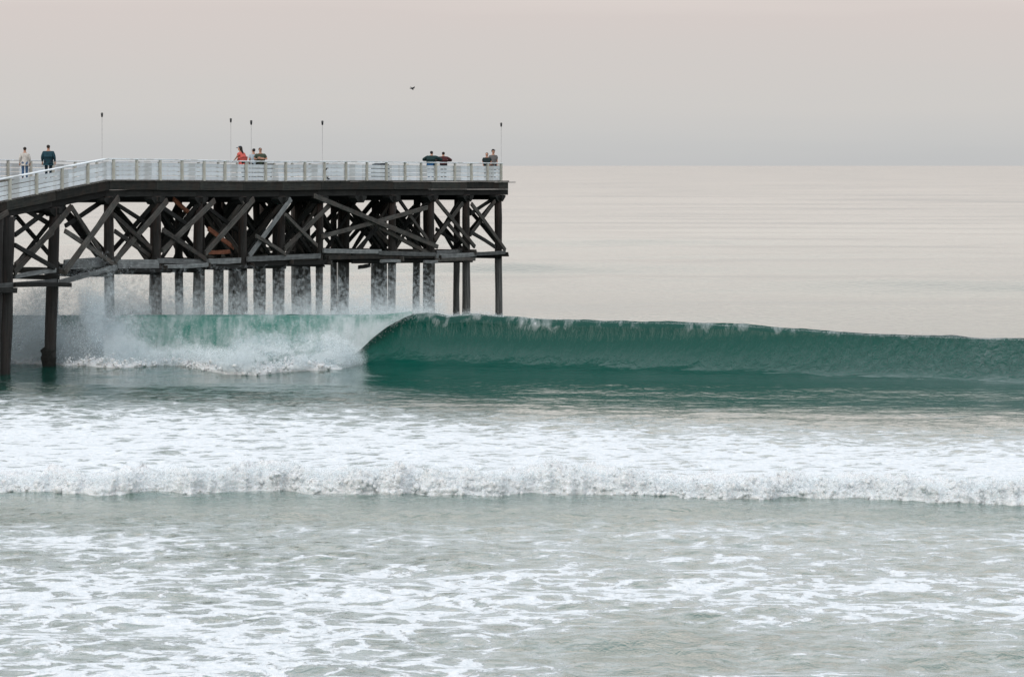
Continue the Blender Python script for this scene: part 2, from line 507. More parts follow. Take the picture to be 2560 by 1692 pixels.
# open sea swell
far = sstep(232, 300, Y0)
sw = np.zeros_like(X)
fm_ = Y0 > 228
xf, yf = X[fm_], Yw[fm_]
s = sines(xf, yf, (26, 90), 0.16, 14, 9) * 0.0085 * np.clip(1500 / yf, 0.05, 1)
s += (fbm(xf / 16.0, yf / 11.0, 2.0, 4, 31) - 0.5) * 0.40 * np.clip(900 / yf, 0.0, 1)
for y0_, xa, xb, am in ((338, -6, 12, 0.10), (372, -4, 40, 0.10), (402, 2, 26, 0.12), (478, 0, 26, 0.30), (492, 20, 66, 0.16), (520, -10, 40, 0.10), (640, 2, 90, 0.26), (665, -4, 60, 0.20)):
    cy_ = y0_ + 9 * (fbm(xf / 40.0, 0.2, y0_ * 0.37, 2, 55) - 0.5) * 2
    lat = sstep(xa - 8, xa + 8, xf) * sstep(xb + 14, xb - 8, xf) * (0.35 + 0.9 * fbm(xf / 7.0, yf / 25.0, 0.4, 3, 56))
    s += am * lat * np.exp(-((yf - cy_) / 7.0) ** 2)
sw[fm_] = s * sstep(880, 480, yf)
Z += sw * far
# foam density, laid out over the water by distance and across the beach
foam = np.zeros_like(X)
d1 = sstep(-4, 46, YS - ystart) * (0.34 + 0.29 * sstep(10, 110, YS - ystart))
d1 *= 1 - 0.12 * sstep(900, 0, PP) * sstep(90, 20, YS - ystart)
foam = np.where((YS > ystart - 5) & (YS < 1222), d1, 0)
fr = 0.02 + 0.41 * sstep(1262, 1330, YS)
bl = sstep(1400, 1500, YS) * sstep(1750, 900, PP) * 0.115
bl += sstep(1400, 1480, YS) * sstep(1620, 1540, YS) * sstep(700, 1500, PP) * 0.08
dark = sstep(1530, 1600, YS + 0.05 * (2560 - PP)) * sstep(1250, 1700, PP) * 0.13 * sstep(1700, 1640, YS - 0.02 * (PP - 1500))
fr = np.clip(fr + bl - dark, 0.0, 0.9)
lump = (fbm(X / 5.5, Yw / 13.0, 4.4, 3, 77) - 0.5) * 0.24
fr = np.clip(fr + lump * sstep(0.05, 0.2, fr), 0, 0.9)
foam = np.where((YS < ystart) & (q < -6) & (Y0 > 150), 0.27 * sstep(-55, 0, YS - ystart) * sstep(0.38, 0.62, fbm(X / 4.0, Yw / 3.0, 0.3, 3, 171)), foam)
foam = np.where(YS >= 1222, fr, np.clip(foam + lump * 0.5 * (foam > 0.1), 0, 0.9))
# thin froth line on the crest
foam = np.maximum(foam, np.exp(-((q - 0.1) / 0.35) ** 2) * (0.36 * (0.3 + 0.9 * fbm(X / 1.3, 1.0, 2.0, 3, 308))) * (Y0 > 205))
soft = np.clip(0.10 + 0.35 * sstep(1440, 1300, YS), 0, 1)
ripple = np.where(Y0 < 131, 0.95, np.where(Y0 < 260, 0.45, 1.0))
ripple = ripple * (1 - sstep(30, -12, YS - ystart) * (0.66 - 0.30 * sstep(-70, -10, YS - ystart)))
ripple = np.where(Y0 > 229, np.clip(0.55 * 280 / Y0, 0.02, 0.55), ripple)
# widen the far sheet sideways to the horizon
Xw = X * (1 + 5.0 * sstep(400, 4000, Y0))
P = np.stack([Xw, Yw, Z], -1)
sea = grid_mesh("sea", P, M['water'], {"foam": foam, "soft": soft, "ripple": ripple, "sand": sstep(0, 90, YS - ystart), "rough": 0.07 + 0.0 * Y0, "wavelet": 0.062 * sstep(240, 560, Y0), "face": face * (0.30 + 1.1 * fac_r)})
tag(sea, "green sea with a breaking wave, foam and pale open water to the horizon", "sea", kind="structure")

# ---------------------------------------------------------------- thrown lip of the wave (falling curtain)
lp = np.linspace(-420, 1030, 420)
tv = np.linspace(0, 1, 70)
yc_l = crest_depth(lp); zc_l = crest_height(lp)
tipy = np.interp(lp, [-420, 700, 850, 880, 905, 925, 960, 990, 1012, 1030], [925, 925, 912, 893, 872, 852, 824, 806, 795, 790])
thr_ = np.interp(lp, [-420, 800, 900, 1030], [2.6, 2.6, 1.7, 1.1])
tau = np.zeros_like(lp)
for i, p in enumerate(lp):
    for k in range(201):
        t = k / 200.0
        zz = zc_l[i] + 0.22 * t - (zc_l[i] + 0.22 + 0.12) * t * t
        yy = yc_l[i] - 0.2 - thr_[i] * t
        tau[i] = t
        if HZ + (H - zz) * F / yy >= tipy[i]: break
T = tv[:, None] * tau[None, :]
LPm = np.broadcast_to(lp[None, :], T.shape)
YL = yc_l[None, :] - 0.20 - thr_[None, :] * T
ZL = zc_l[None, :] + 0.05 + 0.22 * T - (zc_l[None, :] + 0.22 + 0.12) * T * T
XL = (LPm - 1280) * YL / F
nz = fbm(XL / 0.8, ZL / 1.4, 0.3, 4, 61) - 0.5
YL = YL - 0.35 * nz * (0.25 + T) - 0.3 * (fbm(XL / 3.0, ZL / 3.0, 0.8, 2, 62) - 0.5) * T
ZL = ZL + 0.10 * (fbm(XL / 0.5, T * 3, 0.2, 3, 63) - 0.5) * sstep(0.9, 1.0, tv)[:, None]
fl = 0.31 + 0.34 * T ** 1.3 + 0.20 * sstep(0.35, 0.9, tv)[:, None] * sstep(760, 890, LPm) + 0.25 * sstep(300, -50, LPm)
fl = np.clip(fl + 0.10 * sstep(700, 850, LPm) * sstep(1010, 930, LPm), 0, 0.95)
lip = grid_mesh("wave_lip", np.stack([XL, YL, ZL], -1), M['lip'], {"foam": fl})
tag(lip, "falling curtain of pale green water where the wave breaks beside the pier", "wave", kind="stuff")

# ---------------------------------------------------------------- froth rollers
def roller(name, pl, ybase, height, depth, back, seed, n_prof, rough=1.0, taper=None):
    """a rolling bank of froth whose front foot follows the rows ybase over the columns pl"""
    Yb = F * H / (ybase - HZ)
    c = len(pl)
    sv = np.linspace(0, 1, n_prof)
    # profile: up the front, over the top, down the back
    ang = np.clip(sv / 0.62, 0, 1) * math.pi * 0.5
    fy = np.where(sv < 0.62, depth * (1 - np.cos(ang)), depth + back * (sv - 0.62) / 0.38)
    fz = np.where(sv < 0.62, np.sin(ang), 1 - ((sv - 0.62) / 0.38) ** 1.5 * 1.12)
    Xg = ((pl - 1280) * Yb / F)[None, :] + 0 * sv[:, None]
    hh = height * (0.55 + 0.85 * fbm(Xg[0] / 2.4, 0.7, seed * 1.7, 3, seed))
    if taper is not None: hh = hh * taper - 0.25 * (1 - taper)
    Yg = Yb[None, :] + fy[:, None]
    Zg = -0.16 + fz[:, None] * (hh[None, :] + 0.1)
    d = 0
    for k_, (sc_, am_) in enumerate(((1.2, 0.34), (0.60, 0.26), (0.29, 0.18), (0.145, 0.11), (0.075, 0.06))):
        nn = vnoise(Xg / sc_, Yg / sc_ / 1.3, Zg / sc_ * 1.5, seed + 3 + k_)
        d = d + am_ * (np.abs(2 * nn - 1) * 2 - 0.9)
    d = d * rough * (0.30 + 0.70 * np.clip(fz, 0, 1))[:, None]
    ny = -np.cos(ang)[:, None]; nzv = np.sin(np.clip(ang, 0.35, 2))[:, None]
    Yg = Yg + ny * d
    Zg = Zg + nzv * d * 0.75
    Xg = Xg + (fbm(Xg / 0.6, Yg / 0.8, Zg / 0.5, 3, seed + 20) - 0.5) * 0.30 * rough
    Zg[0] = -0.9
    return grid_mesh(name, np.stack([Xg, Yg, Zg], -1), M['froth']), Xg, Yg, Zg
pl = np.linspace(-520, 3080, 900)
yb = np.interp(pl, [-520, 0, 150, 300, 450, 620, 860, 1040, 1210, 1330, 1500, 1720, 1900, 2100, 2300, 2560, 3080],
               [1230, 1231, 1229, 1237, 1233, 1228, 1231, 1236, 1241, 1233, 1232, 1243, 1240, 1243, 1249, 1262, 1272])
yb = yb + (fbm(pl / 60.0, 0.3, 0.1, 3, 91) - 0.5) * 18
ro, RX, RY, RZ = roller("surf", pl, yb, 0.74, 0.95, 7.5, 40, 96, 0.66)
tag(ro, "low bank of white surf rolling in across the whole beach", "surf", kind="stuff")
pl2 = np.linspace(-420, 905, 360)
yb2 = np.interp(pl2, [-420, 100, 300, 400, 450, 560, 640, 700, 760, 850, 905], [902, 905, 912, 908, 908, 920, 922, 918, 916, 914, 906])
sp, SX, SY, SZ = roller("wave_splash", pl2, yb2, 0.28, 0.9, 2.2, 50, 46, 0.55, sstep(905, 790, pl2))
tag(sp, "white splash at the foot of the falling wave beside the pier", "splash", kind="stuff")

def ico():
    bm = bmesh.new(); bmesh.ops.create_icosphere(bm, subdivisions=1, radius=1.0)
    v = np.array([q_.co[:] for q_ in bm.verts]); f = np.array([[w_.index for w_ in q_.verts] for q_ in bm.faces]); bm.free()
    return v, f
IV, IF = ico()
def lump_cloud(name, pos, size, mat):
    """billows of froth: uneven rounded clumps heaped over one another, one mesh"""
    n, kv = len(pos), len(IV)
    sc_ = size[:, None] * rng.uniform(0.75, 1.3, (n, 3))
    V = IV[None] * sc_[:, None, :]
    ph = rng.uniform(0, 50, (n, 1, 3))
    nn = fbm(IV[None, :, 0] * 1.5 + ph[..., 0], IV[None, :, 1] * 1.5 + ph[..., 1], IV[None, :, 2] * 1.5 + ph[..., 2], 2, 7)
    V = V * (0.25 + 1.6 * nn)[..., None] + pos[:, None, :]
    FQ = (IF[None] + kv * np.arange(n)[:, None, None]).reshape(-1, 3)
    me = bpy.data.meshes.new(name)
    me.vertices.add(n * kv); me.vertices.foreach_set("co", V.reshape(-1).astype(np.float32))
    me.loops.add(FQ.size); me.loops.foreach_set("vertex_index", FQ.reshape(-1).astype(np.int32))
    me.polygons.add(len(FQ)); me.polygons.foreach_set("loop_start", np.arange(0, FQ.size, 3, dtype=np.int32))
    me.polygons.foreach_set("use_smooth", np.ones(len(FQ), bool))
    me.update(calc_edges=True); me.materials.append(mat)
    return link(bpy.data.objects.new(name, me))
def surf_lumps():
    n = 6500
    i = np.clip(rng.normal(34, 17, n), 3, 74).astype(int); j = rng.integers(60, RX.shape[1] - 60, n)
    p_ = np.stack([RX[i, j], RY[i, j], RZ[i, j]], -1)
    hgt_ = fbm(p_[:, 0] / 1.6, 0.4, 0.8, 3, 144)
    k = rng.random(n) < 0.25 + 1.1 * hgt_
    s_ = rng.gamma(2.0, 0.020, n).clip(0.014, 0.12) * (0.5 + 0.9 * hgt_)
    p_ += rng.normal(0, 1, (n, 3)) * np.array([0.08, 0.06, 0.03]); p_[:, 2] -= 0.6 * s_; p_[:, 1] += 0.3 * s_
    return p_[k], s_[k]
lp_, ls_ = surf_lumps()
billow = lump_cloud("surf_billow", lp_, ls_, M['froth'])
tag(billow, "fluffy white billows heaped along the bank of surf", "surf", kind="stuff")
def splash_lumps():
    n = 1500
    i = rng.integers(3, 34, n); j = rng.integers(150, SX.shape[1] - 25, n)
    p_ = np.stack([SX[i, j], SY[i, j], SZ[i, j]], -1)
    s_ = rng.gamma(2.0, 0.022, n).clip(0.015, 0.11)
    p_ += rng.normal(0, 1, (n, 3)) * np.array([0.15, 0.15, 0.08]); p_[:, 2] += np.abs(rng.normal(0, 0.14, n)) - 0.10
    return p_, s_
lp_, ls_ = splash_lumps()
bil2 = lump_cloud("splash_billow", lp_, ls_, M['froth'])
tag(bil2, "white clumps of broken water tumbling at the foot of the wave", "splash", kind="stuff")

# ---------------------------------------------------------------- spray
def droplets():
    pos, siz = [], []
    def add(p, s): pos.append(p); siz.append(s)
    # along the top of the surf bank
    n = 20000
    i = rng.integers(10, 66, n); j = rng.integers(0, RX.shape[1], n)
    base = np.stack([RX[i, j], RY[i, j], RZ[i, j]], -1)
    base += rng.normal(0, 1, (n, 3)) * np.array([0.10, 0.10, 0.05]); base[:, 2] += np.abs(rng.normal(0, 0.07, n))
    add(base, rng.uniform(0.006, 0.022, n))
    # splash at the foot of the curtain
    n = 22000
    i = rng.integers(12, 40, n); j = rng.integers(0, SX.shape[1], n)
    base = np.stack([SX[i, j], SY[i, j], SZ[i, j]], -1)
    lift = rng.exponential(0.20, n) * (0.4 + 1.3 * vnoise(base[:, 0] / 1.6, 0.2, 0.9, 5))
    base += np.stack([rng.normal(0, 0.15, n), rng.normal(0, 0.25, n), lift], -1)
    add(base, rng.uniform(0.008, 0.022, n))
    # curling edge of the lip
    n = 4500
    j = rng.integers(250, 420, n); v = 1 - rng.exponential(0.16, n).clip(0, 0.95)
    i = (v * 69).astype(int)
    base = np.stack([XL[i, j], YL[i, j], ZL[i, j]], -1) + rng.normal(0, 1, (n, 3)) * np.array([0.16, 0.2, 0.12])
    base[:, 0] += rng.exponential(0.10, n); base[:, 1] -= 0.22; base[:, 2] += 0.04
    add(base, rng.uniform(0.008, 0.026, n))
    # feathering along the crest
    n = 15000
    pp = np.concatenate([rng.uniform(880, 1260, n * 2 // 3), rng.uniform(1260, 2560, n // 3)])
    n = len(pp)
    Yd = crest_depth(pp) - rng.uniform(-0.5, 0.8, n)
    Zd = crest_height(pp) + rng.exponential(0.11, n) * (0.25 + 1.5 * vnoise(pp / 45.0, 0.3, 0.2, 9)) * np.where(pp < 1230, 1, 0.35) - 0.08
    add(np.stack([col_of(Yd, pp), Yd, Zd], -1), rng.uniform(0.005, 0.017, n))
    # burst thrown up round the landward piles
    n = 30000
    px_ = np.where(rng.random(n) < 0.6, rng.normal(215, 62, n), rng.normal(110, 75, n))
    zz = rng.exponential(1.25, n) + rng.uniform(0, 0.8, n)
    top = 5.9 - ((px_ - 225) / 120.0) ** 2 * 1.1
    keep = (zz < top) & (px_ > -120) & (px_ < 420)
    px_, zz = px_[keep], zz[keep]
    n = len(px_)
    Yd = np.maximum(222.0 + rng.normal(0, 1.3, n) + 0.25 * zz, 220.6)
    X_ = col_of(Yd, px_)
    g = fbm(X_ / 0.9, zz / 1.1, Yd / 2.0, 3, 71)
    k2 = rng.random(n) < sstep(0.36, 0.58, g)
    add(np.stack([X_, Yd, zz], -1)[k2], (rng.uniform(0.010, 0.032, n) * (1 - 0.04 * zz))[k2])
    return np.concatenate(pos), np.concatenate(siz)
dp, ds = droplets()
drops = tri_cloud("spray", dp, ds, M['drop'])
tag(drops, "fine white spray thrown up from the breaking wave and surf", "spray", kind="stuff")

# drifting mist hanging behind the crest among the piles, the burst round the landward piles, smoke in front of the curtain
def soft_mist():
    pos, siz = [], []
    n = 66000                                    # veil behind the crest
    pp = rng.uniform(180, 1130, n)
    hgt = rng.exponential(0.62, n)
    dens = np.interp(pp, [180, 300, 380, 520, 800, 1000, 1070, 1130], [0.0, 0.95, 1.0, 0.62, 0.5, 0.75, 0.6, 0.0])
    Yd = crest_depth(pp) + rng.uniform(0.3, 9.0, n)
    Xd = col_of(Yd, pp)
    zb = H - (790 - HZ) * Yd / F - 0.10
    cl = fbm(Xd / 1.3, hgt / 0.9, Yd / 5.0, 3, 83)
    k = (rng.random(n) < dens * (0.45 + 0.65 * sstep(0.34, 0.62, cl))) & (hgt < 2.8)
    pos.append(np.stack([Xd, Yd, zb + hgt], -1)[k]); siz.append(rng.uniform(0.09, 0.19, k.sum()))
    n = 170000                                   # burst round the landward piles
    pp = np.where(rng.random(n) < 0.62, rng.normal(222, 62, n), rng.normal(100, 80, n))
    zz = rng.gamma(1.9, 1.0, n)
    top = 6.0 - ((pp - 225) / 130.0) ** 2 * 1.0
    Yd = np.maximum(222.4 + rng.normal(0, 1.2, n) + 0.25 * zz, 220.8)
    Xd = col_of(Yd, pp)
    cl = fbm(Xd / 1.2, zz / 1.4, Yd / 2.5, 4, 71)
    k = (rng.random(n) < (0.10 + 0.95 * sstep(0.38, 0.58, cl)) * np.clip((top - zz) / 1.6, 0, 1)) & (pp > -150) & (pp < 440)
    pos.append(np.stack([Xd, Yd, zz], -1)[k]); siz.append(rng.uniform(0.06, 0.15, k.sum()))
    n = 150000                                   # smoke in front of the curtain
    pp = rng.uniform(-100, 915, n)
    zz = np.abs(rng.normal(0, 1.05, n)) - 0.05
    Yd = np.maximum(220.2 - 0.3 * zz + rng.normal(0, 0.8, n), np.where(pp < 260, 220.8, 0))
    Xd = col_of(Yd, pp)
    cl = fbm(Xd / 1.5, zz / 0.9, 0.4, 4, 87)
    lim = 0.7 + 2.6 * sstep(0.35, 0.7, fbm(Xd / 2.2, 0.3, 0.9, 2, 88)) + 1.0 * sstep(350, 100, pp)
    k = (rng.random(n) < sstep(0.36, 0.60, cl) * np.clip(1.3 - zz / lim, 0, 1)) & (rng.random(n) < sstep(915, 840, pp))
    pos.append(np.stack([Xd, Yd, zz], -1)[k]); siz.append(rng.uniform(0.05, 0.12, k.sum()))
    n = 60000                                    # aerated froth blurring the surf bank
    i = rng.integers(6, 72, n); j = rng.integers(0, RX.shape[1], n)
    b_ = np.stack([RX[i, j], RY[i, j], RZ[i, j]], -1) + rng.normal(0, 1, (n, 3)) * np.array([0.10, 0.10, 0.06])
    b_[:, 1] -= 0.05; b_[:, 2] += 0.03 + np.abs(rng.normal(0, 0.04, n))
    pos.append(b_); siz.append(rng.uniform(0.03, 0.09, n))
    return np.concatenate(pos), np.concatenate(siz)
mp_, ms_ = soft_mist()
mist = fleck_cloud("mist", mp_, ms_, M['veil'])
tag(mist, "soft white mist drifting off the breaking wave around the pilings", "mist", kind="stuff")

def boil():
    n = 300000                                   # bright boil at the landing of the lip
    pp = rng.uniform(330, 925, n)
    hmx = 0.30 + 0.95 * fbm(pp / 70.0, 0.2, 0.5, 3, 97) + 0.75 * np.exp(-((pp - 825) / 75.0) ** 2) + 0.2 * np.exp(-((pp - 640) / 60.0) ** 2)
    zz = rng.beta(1.1, 2.2, n) * hmx * 1.5 - 0.15
    Yd = F * H / (np.interp(pp, pl2, yb2) - HZ) + 0.35 + rng.normal(0, 0.45, n)
    Xd = col_of(Yd, pp)
    cl = fbm(Xd / 0.7, zz / 0.5, 0.7, 4, 98)
    k = rng.random(n) < sstep(0.34, 0.56, cl) * sstep(925, 860, pp) * sstep(330, 470, pp)
    return np.stack([Xd, Yd, zz], -1)[k], rng.uniform(0.008, 0.016, k.sum())
bp_, bs_ = boil()
foam_spray = fleck_cloud("foam_spray", bp_, bs_, M['drop'])
tag(foam_spray, "boiling white spray where the falling lip lands", "spray", kind="stuff")

# ================================================================== PIER
K = Vector((-20.94, 225.0))              # near edge of the deck at the top of the ramp
D = Vector((0.4094, 0.9124))             # seaward along the pier
N = Vector((-0.9124, 0.4094))            # across, to the far side
WID = 11.0
def at(t, w, z): 
    a = K + D * t + N * w
    return Vector((a.x, a.y, z))
def t_of(px, w):
    """distance along the pier where the line w metres in from the near edge crosses a column"""
    k = (px - 1280.0) / F
    ax, ay = K.x + N.x * w, K.y + N.y * w
    return (k * ay - ax) / (D.x - k * D.y)
def z_of(py, t, w):
    y = K.y + D.y * t + N.y * w
    return H - (py - HZ) * y / F
def w_of(px, t):
    k = (px - 1280.0) / F
    ax, ay = K.x + D.x * t, K.y + D.y * t
    return (k * ay - ax) / (N.x - k * N.y)
def deck_z(t):
    if t < -0.4: return 9.33 + (t + 0.4) * 0.0965
    return 9.33 - 0.0042 * (t + 0.4) - 0.05 * math.exp(-((t - 16) / 7.0) ** 2)
T_END = 50.4
T_SHORE = -24.0
pier_o = at(T_END * 0.5, WID * 0.5, 0)
pier = empty("pier", pier_o)
tag(pier, "old dark timber pier on braced wooden piles standing in the surf", "pier")

def box_between(name, a, b, width, thick, up, mat, parent, taper=1.0, ends=0.0, wear=0.0):
    """board from a to b; width runs along 'up' (made square to the board), thickness across; local X along the board"""
    a, b = Vector(a), Vector(b)
    x = (b - a); L = x.length; x.normalize()
    zv = Vector(up) - x * Vector(up).dot(x); zv.normalize()
    yv = zv.cross(x)
    mat4 = Matrix((( x.x, yv.x, zv.x, 0), (x.y, yv.y, zv.y, 0), (x.z, yv.z, zv.z, 0), (0, 0, 0, 1)))
    mat4.translation = (a + b) / 2
    h, w, t = L / 2, width / 2, thick / 2
    e = [random.uniform(-ends, ends) for _ in range(4)]
    c = min(0.012, t * 0.25)
    # chamfered prism: 8-gon section, a little warped and worn along its length
    sec = [(-t, -w + c), (-t + c, -w), (t - c, -w), (t, -w + c), (t, w - c), (t - c, w), (-t + c, w), (-t, w - c)]
    vs, fs = [], []
    ns = 5 if wear > 0 else 1
    bow = (random.uniform(-1, 1) * wear * 0.9, random.uniform(-1, 1) * wear * 0.9)
    for k in range(ns + 1):
        f_ = k / ns
        bq = 4 * f_ * (1 - f_)
        tw = 1 + random.uniform(-1, 1) * wear * 1.2
        for (yy, zz) in sec:
            off = 0.0
            if k == 0: off = e[0] if zz > 0 else e[1]
            if k == ns: off = e[2] if zz > 0 else e[3]
            j1, j2 = (random.uniform(-1, 1) * wear * 0.28, random.uniform(-1, 1) * wear * 0.28) if wear > 0 else (0, 0)
            vs.append((-h + L * f_ + off, yy + bow[0] * bq + j1, zz * tw + bow[1] * bq + j2))
    for k in range(ns):
        for i in range(8):
            j = (i + 1) % 8
            fs.append((8 * k + i, 8 * k + j, 8 * k + 8 + j, 8 * k + 8 + i))
    fs.append(tuple(range(7, -1, -1))); fs.append(tuple(range(8 * ns, 8 * ns + 8)))
    o = mesh_obj(name, vs, fs, mat, parent)
    o.matrix_world = mat4 if parent is None else mat4
    if parent is not None:
        o.matrix_parent_inverse = Matrix.Identity(4)
        o.matrix_basis = Matrix.Translation(-parent_world(parent)) @ mat4
    return o
def parent_world(p):
    l = Vector(p.location)
    while p.parent is not None:
        p = p.parent; l += Vector(p.location)
    return l

def lathe(name, rings, mat, parent=None, seg=12, wob=0.0, smooth=True):
    """rings: list of (centre xyz, radius)"""
    vs, fs = [], []
    for k, (c, r) in enumerate(rings):
        for i in range(seg):
            a = 2 * math.pi * i / seg
            rr = r * (1 + random.uniform(-wob, wob))
            vs.append((c[0] + rr * math.cos(a), c[1] + rr * math.sin(a), c[2]))
    for k in range(len(rings) - 1):
        for i in range(seg):
            j = (i + 1) % seg
            fs.append((k * seg + i, k * seg + j, (k + 1) * seg + j, (k + 1) * seg + i))
    fs.append(tuple(range(seg - 1, -1, -1)))
    fs.append(tuple(range((len(rings) - 1) * seg, len(rings) * seg)))
    return mesh_obj(name, vs, fs, mat, parent, smooth)

# pile timber grain runs along local X in wood(); piles use their own upright version
def wood_up(name, src_c0, src_c1, tint, stain, growth_mist_amt=0.9):
    g = NT(name)
    tcx = g.n("ShaderNodeTexCoord").outputs["Object"]
    gr = g.noise(g.mapping(tcx, (11, 11, 0.5)), 1.0, 5, 0.65, 0.4)
    bl = g.noise(tcx, 1.2, 4, 0.6)
    f = g.math('MULTIPLY_ADD', gr, 0.65, g.math('MULTIPLY', bl, 0.35))
    c = g.ramp(f, [(0.34, src_c0), (0.68, src_c1)])
    t = g.range(g.noise(g.mapping(tcx, (2.5, 2.5, 0.25)), 1.0, 3, 0.6), 0.46, 0.62, 0.0, stain)
    c = g.n("ShaderNodeMixRGB", {0: t, 1: c, 2: (*tint, 1)}).outputs[0]
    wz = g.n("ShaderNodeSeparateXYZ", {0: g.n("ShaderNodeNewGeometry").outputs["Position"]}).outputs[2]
    growth_mist = g.range(g.math('MULTIPLY_ADD', bl, 1.2, wz), 5.2, 4.2, 0.0, growth_mist_amt)  # lower piles greyed: tidal growth, plus the mist's paleness put into the colour
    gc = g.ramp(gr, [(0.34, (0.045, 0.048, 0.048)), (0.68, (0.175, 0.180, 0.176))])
    c = g.n("ShaderNodeMixRGB", {0: growth_mist, 1: c, 2: gc}).outputs[0]
    bp = g.n("ShaderNodeBump", {"Strength": 0.8, "Distance": 0.04, "Height": gr}).outputs[0]
    g.set(Base_Color=c, Roughness=0.75, Normal=bp)
    g.b.inputs["Specular IOR Level"].default_value = 0.3
    return g.m
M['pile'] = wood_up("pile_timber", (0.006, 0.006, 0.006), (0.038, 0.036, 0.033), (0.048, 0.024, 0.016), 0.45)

M['dark_pile'] = wood_up("dark_pile_timber", (0.005, 0.005, 0.005), (0.026, 0.025, 0.024), (0.030, 0.016, 0.012), 0.4, 0.08)  # darker timber for the landward piles, with hardly any lower greying
def pile(t, w, r, ztop, lean=(0, 0), zbot=-2.2):
    top = at(t, w, ztop) - pier_o
    bot = at(t, w, zbot) - pier_o
    bot.x += lean[0]; bot.y += lean[1]
    c = top
    rings = []
    nseg = 7
    for k in range(nseg + 1):
        f = k / nseg
        q_ = bot.lerp(top, f)
        wb = 0 if k in (0, nseg) else 0.018
        rings.append(((q_.x - c.x + random.uniform(-wb, wb), q_.y - c.y + random.uniform(-wb, wb), q_.z - c.z), r * (1.0 + 0.10 * (0.5 - f)) * (1 + random.uniform(-0.05, 0.05))))
    o = lathe("pile", rings, M['dark_pile' if t < -3 else 'pile'], pier, 12, 0.03)
    o.location = c
    return o

# bents: the nearest pile's column, then the columns where the piles behind it stand
BENTS = [(-98, [-98]), (14, [14]), (137, [137, 16]), (271, [271, 139]), (389, [389, 270, 136]), (497, [497, 388, 269]),
         (606, [606, 502, 446, 386]), (704, [704, 597, 493, 384]), (800, [800, 690, 588, 543]), (896, [None, 799, 690, 581, 500]),
         (981, [981, 865, 746, 640, 552]), (1076, [1076, 958, 855, 766, 655]), (1165, [1165, 1066, 938, 834, 735, 648]),
         (1245, [1245, 1143, 1043, 938, 853, 756])]
bent_t = [t_of(b[0], 0.0) for b in BENTS]
piles = []
for (px0, colsb), t in zip(BENTS, bent_t):
    row = []
    for k, c in enumerate(colsb):
        if c is None: row.append(None); continue
        w = max(0.0, w_of(c, t)) if k else 0.0
        zt = deck_z(t) - 0.86
        r = 0.215 + random.uniform(-0.02, 0.03)
        lean = (random.uniform(-0.12, 0.12), 0)
        if px0 == 137 and k == 0: r, lean = 0.30, (-0.32, 0)
        if px0 == 14 and k == 0: r, lean = 0.50, (-0.30, 0)
        if px0 == 271 and k == 0: r = 0.27
        if px0 == 389 and k == 0: r = 0.28
        if c == 938 and px0 == 1165: lean = (0.25, 0); r = 0.24
        pile(t, w, r, zt, lean)
        row.append(w)
    piles.append(row)
# the shoreward pile is doubled
pile(bent_t[1] - 0.9, 0.05, 0.42, deck_z(bent_t[1]) - 0.9, (-0.2, 0))
pile(bent_t[1] - 1.7, 0.1, 0.36, deck_z(bent_t[1]) - 0.9, (-0.2, 0))
# crust of barnacles where pile meets water
tb = bent_t[2]
b0 = at(tb, 0, 0) - pier_o; b0.x -= 0.28
bar = lathe("barnacle_crust", [((0, 0, -0.6), 0.30), ((0, 0, -0.2), 0.36), ((-0.02, 0, 0.05), 0.37), ((-0.04, 0, 0.3), 0.41), ((-0.05, 0, 0.5), 0.36), ((-0.05, 0, 0.66), 0.40), ((-0.02, 0, 0.78), 0.33), ((0, 0, 0.84), 0.25)], M['barnacle'], pier, 16, 0.10)
bar.location = b0
tag(bar, "thick black barnacle crust round the foot of the pile")

# deck, fascia and girders
def z_top(t): return deck_z(t)
seg_t = [T_SHORE] + [t_ for t_ in bent_t if t_ > T_SHORE + 1] + [T_END]
tt = T_SHORE
vs, fs = [], []
while tt < T_END - 0.05:
    w_ = 0.28
    a0, a1 = tt + 0.006, min(tt + w_ - 0.006, T_END)
    z0 = deck_z(tt + w_ / 2)
    o_ = random.uniform(-0.03, 0.03)
    base = len(vs)
    for z in (z0 - 0.07, z0):
        for (t_, w__) in ((a0, -0.12 + o_), (a1, -0.12 + o_), (a1, WID + 0.12), (a0, WID + 0.12)):
            vs.append(at(t_, w__, z) - pier_o)
    fs += [(base, base + 3, base + 2, base + 1), (base + 4, base + 5, base + 6, base + 7)]
    for i in range(4):
        j = (i + 1) % 4
        fs.append((base + i, base + j, base + 4 + j, base + 4 + i))
    tt += w_
mesh_obj("decking", vs, fs, M['deck'], pier)
UPV = (0, 0, 1)
box_between("plank", at(T_END - 2.2, -0.02, deck_z(T_END) - 0.10), at(T_END + 0.95, -0.02, deck_z(T_END) - 0.10), 0.05, 0.28, UPV, M['deck'], pier)
for side, w0 in ((0, 0.0), (1, WID)):
    for a, b in zip(seg_t[:-1], seg_t[1:]):
        e = 0.012
        sgn = -1 if side == 0 else 1
        box_between("fascia_board", at(a + e, w0 + sgn * random.uniform(0, 0.02), deck_z(a + e) - 0.07 - 0.235), at(b - e, w0 + sgn * random.uniform(0, 0.02), deck_z(b - e) - 0.07 - 0.235), 0.46 + random.uniform(-0.02, 0.02), 0.12, UPV, M['fascia'], pier, wear=0.008)
for wg in (0.28, 2.9, 5.6, 8.3, 10.7):
    for a, b in zip(seg_t[:-1], seg_t[1:]):
        ext = 0.45 if b == T_END and wg < 1 else 0.0
        box_between("girder", at(a + 0.01, wg, deck_z(a) - 0.72 ), at(b - 0.01 + ext, wg, deck_z(b) - 0.72), 0.34, 0.3, UPV, M['girder'], pier)
for t in bent_t:
    zc = deck_z(t)
    box_between("cap_beam", at(t, -0.35, zc - 1.04), at(t, WID - 0.2, zc - 1.04), 0.30, 0.32, UPV, M['girder'], pier)
